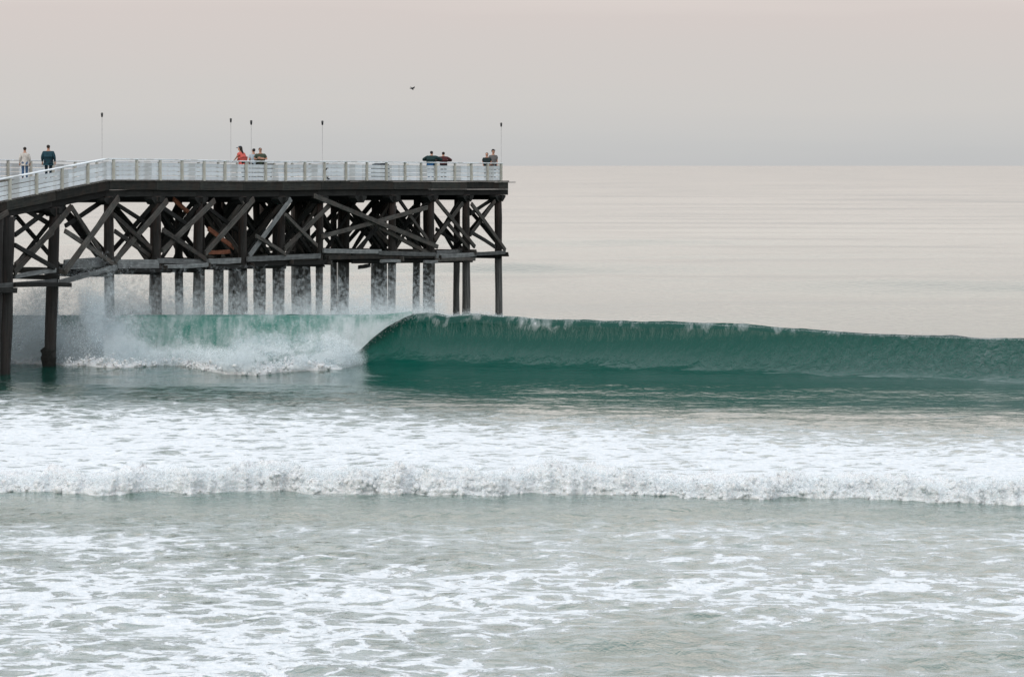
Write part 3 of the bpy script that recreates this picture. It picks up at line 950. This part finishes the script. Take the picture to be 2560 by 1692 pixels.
for i, t in enumerate(bent_t):
    if i == 0: continue
    zc = deck_z(t)
    z = Vector((0, 0, 0))
    a0, a1 = (0.75, 0.75)
    # corbel under the girder, ends cut on the slant
    vs = []
    for w_ in (-0.18, 0.30):
        for (dt, dz) in ((-a0, -0.90), (a1, -0.90), (a1, -1.02), (a1 * 0.45, -1.30), (-a0 * 0.45, -1.30), (-a0, -1.02)):
            vs.append(at(t + dt, w_, deck_z(t + dt) + dz) - pier_o)
    fs = [tuple(range(5, -1, -1)), tuple(range(6, 12))] + [(k, (k + 1) % 6, 6 + (k + 1) % 6, 6 + k) for k in range(6)]
    mesh_obj("corbel", vs, fs, M['girder'], pier)

NV = Vector((N.x, N.y, 0))
def near_board(name, a, b, width, w=-0.30, mat='brace', thick=0.10):
    ta, tb_ = t_of(a[0], w), t_of(b[0], w)
    pa, pb = at(ta, w, z_of(a[1], ta, w)), at(tb_, w, z_of(b[1], tb_, w))
    d = (pb - pa).normalized()
    up = NV.cross(d)
    if up.z < 0: up = -up
    return box_between(name, pa, pb, width, thick, up, M[mat], pier, ends=0.05, wear=0.028)
# braces of the near face, as they cross
for a, b, wd, w, m in [
    ((178, 517), (35, 682), 0.32, -0.34, 'brace'), ((134, 580), (38, 662), 0.24, -0.30, 'brace'), ((57, 521), (140, 570), 0.24, 0.35, 'girder'),
    ((163, 578), (291, 666), 0.25, -0.30, 'brace'), ((38, 613), (137, 670), 0.24, -0.42, 'girder'), ((38, 587), (128, 517), 0.24, 0.40, 'girder'),
    ((296, 496), (161, 680), 0.34, -0.44, 'brace'), ((178, 517), (268, 652), 0.26, 0.32, 'brace'), ((163, 565), (265, 497), 0.24, 0.42, 'girder'),
    ((418, 502), (287, 652), 0.32, -0.36, 'brace'), ((284, 537), (378, 622), 0.24, -0.48, 'brace'), ((287, 578), (378, 642), 0.24, 0.32, 'brace'),
    ((290, 510), (400, 580), 0.22, 0.44, 'girder'), ((-95, 600), (20, 530), 0.28, -0.36, 'brace'),
    ((536, 502), (406, 628), 0.30, -0.34, 'brace'), ((406, 575), (515, 650), 0.26, -0.46, 'brace'), ((634, 498), (513, 634), 0.30, -0.36, 'brace'),
    ((727, 498), (623, 640), 0.28, -0.34, 'ledger'), ((824, 514), (712, 622), 0.26, -0.36, 'brace'), ((640, 590), (714, 636), 0.22, -0.48, 'brace'),
    ((714, 537), (793, 615), 0.22, -0.46, 'brace'), ((406, 518), (470, 562), 0.24, 0.36, 'girder'), ((520, 520), (600, 580), 0.24, 0.36, 'girder'),
    ((434, 498), (474, 534), 0.24, 0.9, 'rust'), ((521, 572), (584, 620), 0.26, 0.8, 'rust'), ((520, 631), (574, 629), 0.22, 0.7, 'rust'),
    ((786, 490), (1094, 617), 0.27, -0.52, 'brace'), ((1068, 519), (806, 591), 0.25, -0.40, 'brace'), ((946, 568), (1077, 637), 0.24, -0.34, 'brace'),
    ((1091, 501), (1187, 617), 0.26, -0.46, 'brace'), ((1178, 509), (1263, 625), 0.27, -0.46, 'brace'), ((1176, 580), (1237, 617), 0.22, -0.30, 'girder'),
    ((1176, 587), (1237, 503), 0.22, -0.30, 'brace'), ((1176, 535), (1237, 495), 0.22, 0.40, 'girder'), ((1157, 508), (1086, 600), 0.24, -0.34, 'brace'),
    ((1122, 562), (1172, 622), 0.24, -0.30, 'brace'), ((1090, 573), (1140, 605), 0.22, 0.34, 'girder'), ((1025, 540), (1070, 600), 0.22, -0.30, 'brace'),
    ((989, 488), (1026, 540), 0.24, 0.32, 'girder'), ((925, 663), (897, 668), 0.22, 0.3, 'girder'), ((880, 640), (990, 520), 0.24, 0.36, 'girder')]:
    near_board("brace", a, b, wd, w, m)
# horizontal ledgers of the near face
for a, b, wd, w, m in [
    ((-120, 722), (140, 703), 0.24, -0.42, 'ledger'), ((150, 706), (292, 668), 0.26, -0.42, 'ledger'), ((36, 692), (138, 676), 0.22, -0.30, 'ledger'),
    ((36, 712), (178, 712), 0.22, -0.60, 'girder'), ((-60, 725), (40, 726), 0.26, -0.62, 'girder'), ((160, 662), (300, 653), 0.52, 0.36, 'ledger'),
    ((292, 660), (395, 660), 0.46, -0.28, 'ledger'), ((296, 676), (425, 678), 0.20, -0.44, 'girder'), ((395, 652), (520, 655), 0.26, -0.30, 'ledger'),
    ((412, 666), (522, 662), 0.22, -0.42, 'ledger'), ((522, 654), (600, 651), 0.30, -0.40, 'ledger'), ((530, 668), (634, 668), 0.20, -0.46, 'girder'),
    ((618, 648), (800, 640), 0.28, -0.40, 'ledger'), ((620, 662), (830, 656), 0.24, -0.30, 'girder'), ((808, 627), (952, 629), 0.24, -0.34, 'ledger'), ((945, 632), (1088, 636), 0.24, -0.36, 'ledger'),
    ((820, 645), (1090, 641), 0.22, -0.28, 'brace'), ((880, 655), (1180, 652), 0.20, 0.3, 'girder'), ((952, 653), (1000, 653), 0.18, -0.5, 'ledger'), ((1060, 654), (1093, 654), 0.18, -0.5, 'ledger'),
    ((1090, 632), (1160, 628), 0.20, 0.35, 'ledger'), ((1090, 640), (1190, 636), 0.26, -0.40, 'ledger'), ((1186, 635), (1262, 631), 0.22, -0.44, 'ledger'), ((1090, 650), (1187, 648), 0.20, -0.48, 'brace')]:
    near_board("ledger", a, b, wd, w, m, 0.12)
# bracing of the rows behind: X frames within each bent and between bents
ZL0, ZU0 = 4.75, 8.15
for i, t in enumerate(bent_t):
    ws = [w for w in piles[i] if w is not None]
    if len(ws) < 2: continue
    ws = sorted(ws)
    dz = random.uniform(-0.15, 0.15)
    box_between("ledger", at(t + 0.27, ws[0] - 0.6, ZL0 + dz - 0.1), at(t + 0.27, ws[-1] + 0.5, ZL0 + dz - 0.05), 0.26, 0.1, UPV, M['brace'], pier, ends=0.04, wear=0.025)
    box_between("ledger", at(t - 0.27, ws[0] - 0.4, ZL0 - 0.35), at(t - 0.27, ws[-1] + 0.5, ZL0 - 0.32), 0.24, 0.1, UPV, M['girder'], pier, ends=0.04, wear=0.025)
    DV = Vector((D.x, D.y, 0))
    for k in range(len(ws) - 1):
        a, b = ws[k], ws[k + 1]
        if b - a < 0.8: continue
        for off, (z0, z1) in ((0.27, (ZL0, ZU0)), (-0.27, (ZU0, ZL0))):
            if random.random() < 0.14: continue
            pa, pb = at(t + off, a - 0.2, z0 + random.uniform(-.2, .2)), at(t + off, b + 0.2, z1 + random.uniform(-.2, .2))
            up = DV.cross((pb - pa).normalized())
            box_between("brace", pa, pb, 0.25, 0.09, up if up.z > 0 else -up, M['girder' if random.random() < 0.75 else 'brace'], pier, ends=0.04, wear=0.025)
for wk in (2.7, 5.5, 8.2, 10.6):
    for i in range(2, len(bent_t) - 1):
        t0, t1 = bent_t[i], bent_t[i + 1]
        have = max([w for w in piles[i] if w is not None]) ; have2 = max([w for w in piles[i + 1] if w is not None])
        if min(have, have2) < wk - 0.9: continue
        box_between("ledger", at(t0 - 0.2, wk - 0.27, ZL0 + random.uniform(-.2, .1)), at(t1 + 0.2, wk - 0.27, ZL0 + random.uniform(-.2, .1)), 0.26, 0.1, UPV, M['brace'], pier, ends=0.04, wear=0.025)
        for off, (z0, z1) in ((-0.27, (ZL0, ZU0)), (0.27, (ZU0, ZL0))):
            if random.random() < 0.18: continue
            pa, pb = at(t0, wk + off, z0 + random.uniform(-.2, .2)), at(t1, wk + off, z1 + random.uniform(-.2, .2))
            up = NV.cross((pb - pa).normalized())
            box_between("brace", pa, pb, 0.25, 0.09, up if up.z > 0 else -up, M['girder' if random.random() < 0.7 else 'brace'], pier, ends=0.04, wear=0.025)

# ---------------------------------------------------------------- railings
def railing(label, w, ts, out, t0, t1, post_side):
    r0 = at((t0 + t1) / 2, w, deck_z((t0 + t1) / 2))
    r = empty("railing", r0)
    tag(r, label, "railing", "white railings of the pier")
    for t in ts:
        zb = deck_z(t)
        base = at(t, w + out * 0.085, zb - 0.02)
        o = box_between("post", base, base + Vector((random.uniform(-.015, .015), 0, 1.07)), 0.10, 0.185, (N.x, N.y, 0), M['post'], r, ends=0.004)
    k = 0
    tcur = t0
    while tcur < t1 - 0.1:
        tn = min(tcur + 4.88, t1)
        if tcur < -0.4 < tn - 0.3: tn = -0.4
        for zc_, hb in ((0.105, 0.20), (0.345, 0.20), (0.575, 0.20), (0.81, 0.20)):
            z1_, z2_ = deck_z(tcur) + zc_ + random.uniform(-.012, .012), deck_z(tn) + zc_ + random.uniform(-.012, .012)
            box_between("rail", at(tcur + 0.008, w, z1_), at(tn - 0.008, w, z2_), hb, 0.045, UPV, M['white'], r, wear=0.006)
        box_between("top_rail", at(tcur + 0.005, w + out * 0.03, deck_z(tcur) + 1.085), at(tn - 0.005, w + out * 0.03, deck_z(tn) + 1.085), 0.06, 0.27, UPV, M['white'], r)
        tcur = tn
    return r
pcol = [-110, -46, 21, 88, 152, 216, 280, 339, 397, 452, 507, 559, 612, 661, 711, 759, 808, 862, 914, 963, 1010, 1050, 1087, 1134, 1176, 1216, 1250]
near_ts = [t_of(p, 0.0) for p in pcol]
railing("white railing with cream posts along the pier edge facing the beach", 0.0, near_ts, -1, T_SHORE + 0.2, t_of(1250, 0) + 0.1, -1)
railing("white railing along the far seaward edge of the pier", WID, [T_SHORE + 0.3 + 2.44 * i for i in range(30)], -1, T_SHORE + 0.2, t_of(1250, 0) + 0.1, 1)
def end_railing():
    te = t_of(1250, 0) + 0.16
    r = empty("railing", at(te, WID / 2, deck_z(te)))
    tag(r, "short white railing closing off the seaward end of the pier", "railing", "white railings of the pier")
    for k in range(6):
        b = at(te + 0.085, 0.12 + k * (WID - 0.24) / 5, deck_z(te) - 0.02)
        box_between("post", b, b + Vector((0, 0, 1.07)), 0.10, 0.185, (D.x, D.y, 0), M['post'], r)
    for a, b in ((0.06, WID / 2), (WID / 2 + 0.01, WID - 0.06)):
        for zc_, hb in ((0.105, 0.20), (0.345, 0.20), (0.575, 0.20), (0.81, 0.20)):
            box_between("rail", at(te, a, deck_z(te) + zc_), at(te, b, deck_z(te) + zc_), hb, 0.045, UPV, M['white'], r, wear=0.006)
        box_between("top_rail", at(te + 0.15, a, deck_z(te) + 1.085), at(te + 0.15, b, deck_z(te) + 1.085), 0.06, 0.2, UPV, M['white'], r)
end_railing()

# ---------------------------------------------------------------- lamps
def lamp(px, ytop, w, label):
    t = t_of(px, w)
    zb = deck_z(t)
    top = z_of(ytop, t, w)
    o = empty("lamp_post", at(t, w, zb))
    tag(o, label, "lamp", "slender lamp posts on the pier")
    hgt = top - zb
    lathe("pole", [((0, 0, 0), 0.05), ((0, 0, 0.06), 0.05), ((0, 0, 0.08), 0.020), ((0, 0, hgt - 0.30), 0.014), ((0, 0, hgt - 0.24), 0.014)], M['pole'], o, 8)
    h = lathe("lantern", [((0, 0, hgt - 0.26), 0.03), ((0, 0, hgt - 0.23), 0.048), ((0, 0, hgt - 0.10), 0.064), ((0, 0, hgt - 0.06), 0.064)], M['lampglass'], o, 10)
    lathe("cap", [((0, 0, hgt - 0.055), 0.072), ((0, 0, hgt - 0.03), 0.068), ((0, 0, hgt), 0.025)], M['iron'], h, 10)
    return o
lamp(255, 282, WID - 0.25, "lamp post nearest the beach, dark lantern rising above the top of the ramp")
lamp(577, 296, WID - 0.25, "tallest-looking lamp post just before the person in the coral top")
lamp(628, 301, 0.35, "lamp post rising from between the people in coral and grey tops")
lamp(806, 302, 0.14, "lamp post standing alone halfway along the railing above two small birds")
lamp(1253, 307, 0.05, "lamp post at the seaward corner of the pier beside the couple")

# ---------------------------------------------------------------- people
def skin_part(name, joints, edges, mat, parent, sub=2, root=0):
    keys = list(joints)
    me = bpy.data.meshes.new(name)
    me.from_pydata([joints[k][0] for k in keys], [(keys.index(a), keys.index(b)) for a, b in edges], [])
    o = bpy.data.objects.new(name, me)
    link(o, parent)
    m = o.modifiers.new("skin", 'SKIN'); m.use_smooth_shade = True
    m.branch_smoothing = 0.3
    for i, k in enumerate(keys):
        r = joints[k][1]
        me.skin_vertices[0].data[i].radius = (r, r) if not isinstance(r, tuple) else r
        me.skin_vertices[0].data[i].use_root = (i == root)
    s_ = o.modifiers.new("subsurf", 'SUBSURF'); s_.levels = sub; s_.render_levels = sub
    me.materials.append(mat)
    return o
MC = {}
def cloth(c, rough=0.9):
    key = tuple(c)
    if key not in MC: MC[key] = plain("cloth_%d" % len(MC), c, rough, 0.2, 9.0)
    return MC[key]
SKIN = plain("skin", (0.42, 0.23, 0.16), 0.6, 0.08)
def person(px, w, yhead, face, label, shirt, trousers, hair, pose='stand', cap=None, long_hair=False, sleeves='long', hgt=1.74, glasses=False, build=1.0, bag=None, zoff=0.0):
    """face: heading in degrees, 0 looks away from the camera, 180 towards it, 90 to the left"""
    t = t_of(px, w)
    zb = deck_z(t)
    o = empty("person", at(t, w, zb + zoff), math.radians(face))
    tag(o, label, "person")
    o.scale = (hgt / 1.74,) * 3
    B = build
    # front is +Y
    lx, ly = 0.0, 0.0
    hip = Vector((0, 0, 0.94)); bend = {'stand': 0, 'walk': 2, 'lean': 20, 'crossed': -2, 'hunch': 20, 'easy': 0}[pose]
    ca, sa = math.cos(math.radians(bend)), math.sin(math.radians(bend))
    def up(x, y, z):   # torso point: z above the hip, pitched forward by bend
        return (x, hip.y + y * ca + z * sa, hip.z + z * ca - y * sa)
    J = {'hip': (tuple(hip), (0.15 * B, 0.115 * B)), 'waist': (up(0, 0, 0.18), (0.145 * B, 0.10 * B)), 'chest': (up(0, 0.0, 0.38), (0.165 * B, 0.115 * B)),
         'neckb': (up(0, 0.0, 0.52 if pose != 'hunch' else 0.49), 0.075 if pose != 'hunch' else 0.10)}
    E = [('hip', 'waist'), ('waist', 'chest'), ('chest', 'neckb')]
    hb = bend * 0.35
    hs, hc = math.sin(math.radians(hb)), math.cos(math.radians(hb))
    nb = Vector(J['neckb'][0])
    def hd(y, z): return (0, nb.y + y * hc + z * hs, nb.z + z * hc - y * hs)
    J['neck'] = (hd(0.0, 0.06), 0.062); J['jaw'] = (hd(0.025, 0.12), 0.088); J['skull'] = (hd(0.02, 0.20), (0.102, 0.116)); J['crown'] = (hd(0.005, 0.275), 0.076)
    E += [('neckb', 'neck'), ('neck', 'jaw'), ('jaw', 'skull'), ('skull', 'crown')]
    J['nose'] = (hd(0.142, 0.165), 0.016); E.append(('skull', 'nose'))
    arms = {}
    for s, S in ((-1, 'l'), (1, 'r')):
        sh = up(s * 0.168 * B, -0.005, 0.435)
        if pose in ('stand', 'walk'):
            el = up(s * 0.225 * B, -0.03 + (0.08 * s if pose == 'walk' else 0), 0.18); wr = up(s * 0.235 * B, 0.08 + (0.12 * s if pose == 'walk' else 0), -0.04); fd = Vector((0, 0.02, -1))
        elif pose == 'easy':
            el = up(s * 0.26, -0.06, 0.20); wr = up(s * 0.20, 0.12, 0.02); fd = Vector((-s * 0.4, 0.5, -0.7))
        elif pose == 'lean':
            el = (s * 0.20, 0.42, 1.20); wr = (s * 0.16, 0.58, 1.10 if s < 0 else 1.06); wr = (s * 0.16, 0.42, 1.06); el = (s * 0.23, 0.24, 1.20); fd = Vector((0, 0.7, -0.7))
        elif pose == 'hunch':
            el = (s * 0.40 * B, 0.36, 1.19); wr = (s * 0.16, 0.60, 1.16); fd = Vector((-s, 0.3, -0.2))
        elif pose == 'crossed':
            el = up(s * 0.27 * B, 0.04, 0.20); wr = up(-s * 0.05, 0.21, 0.245 - 0.03 * s); fd = Vector((-s, 0.0, 0.1))
        J['sh' + S] = (sh, 0.066 * B); J['el' + S] = (el, 0.046); J['wr' + S] = (wr, 0.030)
        E += [('chest', 'sh' + S), ('sh' + S, 'el' + S), ('el' + S, 'wr' + S)]
        fd.normalize()
        wv = Vector(wr); pm = wv + fd * 0.06
        J['palm' + S] = (tuple(pm), (0.034, 0.022)); E.append(('wr' + S, 'palm' + S))
        sidev = fd.cross(Vector((0, 1, 0.2)))
        if sidev.length < 0.1: sidev = fd.cross(Vector((1, 0, 0)))
        sidev.normalize()
        for f in range(4):
            bse = pm + sidev * (0.021 * (f - 1.5)) + fd * 0.035
            ln = (0.065, 0.078, 0.072, 0.055)[f]
            tip = bse + fd * ln * 0.8 + Vector((0, 0.02, -0.012))
            J['f%d%s' % (f, S)] = (tuple(bse), 0.0095); J['g%d%s' % (f, S)] = (tuple(tip), 0.008)
            E += [('palm' + S, 'f%d%s' % (f, S)), ('f%d%s' % (f, S), 'g%d%s' % (f, S))]
        th = wv + fd * 0.035 + sidev * 0.035
        J['t' + S] = (tuple(th), 0.012); J['u' + S] = (tuple(th + fd * 0.04 + sidev * 0.02), 0.009)
        E += [('wr' + S, 't' + S), ('t' + S, 'u' + S)]
        arms[S] = (sh, el, wr)
        st = 0.14 * s if pose == 'walk' else 0.03 * s
        J['th' + S] = ((s * 0.09 * B, hip.y, 0.86), 0.088 * B); J['kn' + S] = ((s * 0.10, st * 0.5 + 0.015, 0.49), 0.058); J['an' + S] = ((s * 0.11, st - 0.02, 0.09), 0.042); J['to' + S] = ((s * 0.13, st + 0.15, 0.035), 0.035)
        E += [('hip', 'th' + S), ('th' + S, 'kn' + S), ('kn' + S, 'an' + S), ('an' + S, 'to' + S)]
    skin_part("body", J, E, SKIN, o, 1)
    k = 1.13
    def gr(r, f): return (r[0] * f, r[1] * f) if isinstance(r, tuple) else r * f
    SJ = {n_: (J[n_][0], gr(J[n_][1], k)) for n_ in ('hip', 'waist', 'chest')}
    SJ['neckb'] = (up(0, -0.005, 0.50), 0.095 if pose != 'hunch' else 0.125)
    SJ['hem'] = ((hip.x, hip.y, hip.z - 0.12), gr(J['hip'][1], 1.22))
    SJ['hip'] = (SJ['hip'][0], gr(J['hip'][1], 1.2)); SJ['waist'] = (SJ['waist'][0], gr(J['waist'][1], 1.25)); SJ['chest'] = (SJ['chest'][0], gr(J['chest'][1], 1.2))
    SE = [('hem', 'hip'), ('hip', 'waist'), ('waist', 'chest'), ('chest', 'neckb')]
    for S in 'lr':
        sh, el, wr = [Vector(v_) for v_ in arms[S]]
        SJ['sh' + S] = (tuple(sh), 0.078 * B)
        SE.append(('chest', 'sh' + S))
        if sleeves == 'long':
            SJ['el' + S] = (tuple(el), 0.061 * B); SJ['wr' + S] = (tuple(wr), 0.042); SE += [('sh' + S, 'el' + S), ('el' + S, 'wr' + S)]
        else:
            SJ['el' + S] = (tuple(sh.lerp(el, 0.72)), 0.062 * B); SE.append(('sh' + S, 'el' + S))
    skin_part("shirt", SJ, SE, cloth(shirt), o, 1)
    TJ = {'hip': ((hip.x, hip.y, hip.z - 0.05), gr(J['hip'][1], 0.90))}; TE = []
    for S in 'lr':
        for n_, f in (('th', 1.02), ('kn', 1.28), ('an', 1.5)):
            TJ[n_ + S] = (J[n_ + S][0], gr(J[n_ + S][1], f))
        TE += [('hip', 'th' + S), ('th' + S, 'kn' + S), ('kn' + S, 'an' + S)]
    skin_part("trousers", TJ, TE, cloth(trousers), o, 1)
    for S in 'lr':
        a, b = Vector(J['an' + S][0]), Vector(J['to' + S][0])
        skin_part("shoe", {'a': ((a.x, a.y - 0.03, 0.05), 0.052), 'b': ((b.x, b.y, 0.045), 0.046)}, [('a', 'b')], cloth((0.02, 0.02, 0.02)), o, 1)
    # hair: a shell over the back and top of the skull
    HJ = {'top': (hd(-0.005, 0.290), 0.086), 'back': (hd(-0.050, 0.21), (0.112, 0.092)), 'nape': (hd(-0.045, 0.12), 0.076)}
    HE = [('top', 'back'), ('back', 'nape')]
    if long_hair:
        HJ['tail'] = (up(0, -0.10, 0.50), 0.06); HJ['end'] = (up(0, -0.13, 0.40), 0.03); HE += [('nape', 'tail'), ('tail', 'end')]
    skin_part("hair", HJ, HE, cloth(hair, 0.6), o, 1)
    if cap:
        skin_part("cap", {'c': (hd(0.0, 0.255), (0.122, 0.13)), 'd': (hd(0.0, 0.325), 0.085)}, [('c', 'd')], cloth(cap), o, 1)
        skin_part("cap_peak", {'c': (hd(0.08, 0.255), (0.09, 0.016)), 'd': (hd(0.24, 0.240), (0.07, 0.014))}, [('c', 'd')], cloth(cap), o, 1)
    if glasses:
        skin_part("sunglasses", {'a': ((-0.06, hd(0.115, 0.20)[1], hd(0.115, 0.20)[2]), 0.022), 'b': ((0.06, hd(0.115, 0.20)[1], hd(0.115, 0.20)[2]), 0.022)}, [('a', 'b')], cloth((0.01, 0.01, 0.01)), o, 1)
    return o
person(62, 7.6, 373, 8, "person in white shirt and blue jeans walking along the top of the ramp", (0.50, 0.48, 0.45), (0.055, 0.11, 0.20), (0.02, 0.015, 0.012), 'stand', hgt=1.74, build=1.15)
person(121, 6.6, 367, -4, "broad person in dark teal jacket seen from behind on the ramp", (0.012, 0.045, 0.062), (0.010, 0.022, 0.035), (0.02, 0.015, 0.012), 'stand', hgt=1.86, build=1.38)
person(609, 0.95, 363, 62, "person in coral top and blue cap leaning forward over the railing", (0.52, 0.105, 0.085), (0.012, 0.016, 0.02), (0.015, 0.012, 0.01), 'lean', cap=(0.06, 0.085, 0.13), long_hair=True, sleeves='short', hgt=1.95, build=1.35)
person(634, 0.9, 372, 25, "person in pale grey printed shirt with back turned, between coral and olive tops", (0.36, 0.44, 0.50), (0.012, 0.014, 0.02), (0.012, 0.010, 0.01), 'easy', hgt=1.80, build=1.2, long_hair=False, sleeves='short')
person(651, 0.55, 368, 196, "person in olive shirt and sunglasses with folded arms facing the beach", (0.045, 0.060, 0.042), (0.012, 0.013, 0.014), (0.012, 0.010, 0.009), 'crossed', sleeves='short', hgt=1.84, glasses=True, build=1.3)
person(1077, 1.0, 381, -14, "hunched person in dark green jacket leaning on the pier, back turned", (0.010, 0.030, 0.032), (0.02, 0.075, 0.17), (0.012, 0.010, 0.01), 'hunch', hgt=1.84, build=1.45)
person(1109, 1.0, 382, 6, "hunched person in dark maroon jacket beside the one in dark green", (0.060, 0.018, 0.020), (0.008, 0.009, 0.012), (0.018, 0.010, 0.008), 'hunch', hgt=1.80, build=1.3)
person(1217, 0.6, 380, 172, "shorter person in black short-sleeved top at the seaward corner", (0.010, 0.020, 0.022), (0.009, 0.010, 0.013), (0.05, 0.025, 0.015), 'easy', sleeves='short', hgt=1.74, long_hair=True, build=1.25)
person(1233, 0.8, 372, 206, "taller person in grey shirt and dark cap at the seaward corner", (0.12, 0.115, 0.115), (0.012, 0.012, 0.016), (0.02, 0.015, 0.012), 'easy', sleeves='short', hgt=1.94, build=1.2, cap=(0.02, 0.02, 0.025))

# ---------------------------------------------------------------- bench, bin, birds
def bench(px, w, length, label):
    t = t_of(px, w)
    o = empty("bench", at(t, w, deck_z(t)), math.atan2(D.y, D.x))
    tag(o, label, "bench")
    m = plain("dark_bench_timber", (0.018, 0.018, 0.018), 0.8, 0.3)
    def b(name, c, s):
        x, y, z = s
        vs = [(c[0] + i * x / 2, c[1] + j * y / 2, c[2] + k * z / 2) for k in (-1, 1) for j in (-1, 1) for i in (-1, 1)]
        return mesh_obj(name, vs, [(0, 2, 3, 1), (4, 5, 7, 6), (0, 1, 5, 4), (2, 6, 7, 3), (0, 4, 6, 2), (1, 3, 7, 5)], m, o)
    for k in range(4): b("slat", (0, -0.18 + 0.12 * k, 0.44), (length, 0.10, 0.04))
    for k in range(4): b("slat", (0, -0.27, 0.54 + 0.125 * k), (length, 0.035, 0.10))
    for x in (-length / 2 + 0.15, 0, length / 2 - 0.15):
        b("leg", (x, 0.17, 0.21), (0.08, 0.08, 0.42)); b("leg", (x, -0.23, 0.46), (0.08, 0.06, 0.92))
bench(642, 1.75, 2.9, "dark slatted bench behind the three people and the railing")
def bin_(px, w):
    t = t_of(px, w)
    o = empty("bin", at(t, w, deck_z(t)), math.atan2(D.y, D.x))
    tag(o, "low dark bin with two sloping lids showing through the railing gaps", "bin")
    m = plain("dark_bin_paint", (0.012, 0.022, 0.030), 0.6, 0.3)
    L, Wd = 1.5, 0.5
    vs = [(x * L / 2, y * Wd / 2, z) for z in (0.04, 0.78) for y in (-1, 1) for x in (-1, 1)]
    mesh_obj("body", vs, [(0, 2, 3, 1), (4, 5, 7, 6), (0, 1, 5, 4), (2, 6, 7, 3), (0, 4, 6, 2), (1, 3, 7, 5)], m, o)
    for s in (-1, 1):
        x0, x1 = s * 0.22, s * 0.72
        vs = []
        for y in (-0.25, 0.25):
            vs += [(x0, y, 0.785), (x1, y, 0.785), (s * 0.58, y, 0.97), (s * 0.16, y, 1.02)]
        mesh_obj("lid", vs, [(0, 1, 2, 3), (7, 6, 5, 4), (0, 4, 5, 1), (1, 5, 6, 2), (2, 6, 7, 3), (3, 7, 4, 0)], m, o)
bin_(951, 0.55)

BIRD = plain("dark_feathers", (0.010, 0.011, 0.012), 0.7, 0.3)
def bird_perched(loc, rz, label, s=1.0):
    o = empty("bird", loc, rz)
    o.scale = (s, s, s)
    tag(o, label, "bird")
    skin_part("body", {'tail': ((-0.15, 0, 0.06), (0.02, 0.012)), 'rump': ((-0.07, 0, 0.085), 0.034), 'breast': ((0.02, 0, 0.12), 0.05), 'neck': ((0.06, 0, 0.175), 0.028), 'head': ((0.075, 0, 0.21), 0.030), 'beak': ((0.12, 0, 0.205), 0.006)},
              [('tail', 'rump'), ('rump', 'breast'), ('breast', 'neck'), ('neck', 'head'), ('head', 'beak')], BIRD, o, 2, 2)
    for y in (-0.02, 0.02):
        skin_part("leg", {'a': ((0.0, y, 0.09), 0.008), 'b': ((0.0, y, 0.0), 0.006), 'c': ((0.03, y, 0.004), 0.005)}, [('a', 'b'), ('b', 'c')], BIRD, o, 1)
    return o
tw = t_of(814, -0.12)
bird_perched(at(tw, -0.13, deck_z(tw) + 0.50), math.radians(10), "small dark bird clinging beside the railing post under the lamp", 1.0)
tw = t_of(821, -0.10)
bird_perched(at(tw, -0.09, deck_z(tw) + 0.0), math.radians(200), "small dark bird standing at the foot of the railing on the deck edge", 0.9)
def bird_flying():
    Yb = 236.0
    o = empty("bird", (col_of(Yb, 1030), Yb, H - (222 - HZ) * Yb / F))
    o.rotation_euler = (math.radians(20), math.radians(48), math.radians(-20))
    o.scale = (0.92,) * 3
    tag(o, "lone dark bird flying in the sky above the pier", "bird")
    skin_part("body", {'tail': ((-0.15, 0, 0), (0.030, 0.008)), 'rump': ((-0.07, 0, 0), 0.022), 'breast': ((0.03, 0, 0), 0.036), 'head': ((0.10, 0, 0.01), 0.024), 'beak': ((0.135, 0, 0.005), 0.005)},
              [('tail', 'rump'), ('rump', 'breast'), ('breast', 'head'), ('head', 'beak')], BIRD, o, 2, 2)
    for s in (-1, 1):
        pts = [(0.06, 0.02), (0.075, 0.10), (0.02, 0.20), (-0.06, 0.27), (-0.03, 0.17), (-0.03, 0.09), (-0.05, 0.02)]
        vs = []
        for dz in (-0.005, 0.005):
            for x, y in pts:
                vs.append((x, s * y, 0.02 + 0.45 * y - 1.1 * y * y + dz))
        n_ = len(pts)
        fs = [tuple(range(n_ - 1, -1, -1)), tuple(range(n_, 2 * n_))] + [(i, (i + 1) % n_, n_ + (i + 1) % n_, n_ + i) for i in range(n_)]
        mesh_obj("wing", vs, fs, BIRD, o)
bird_flying()
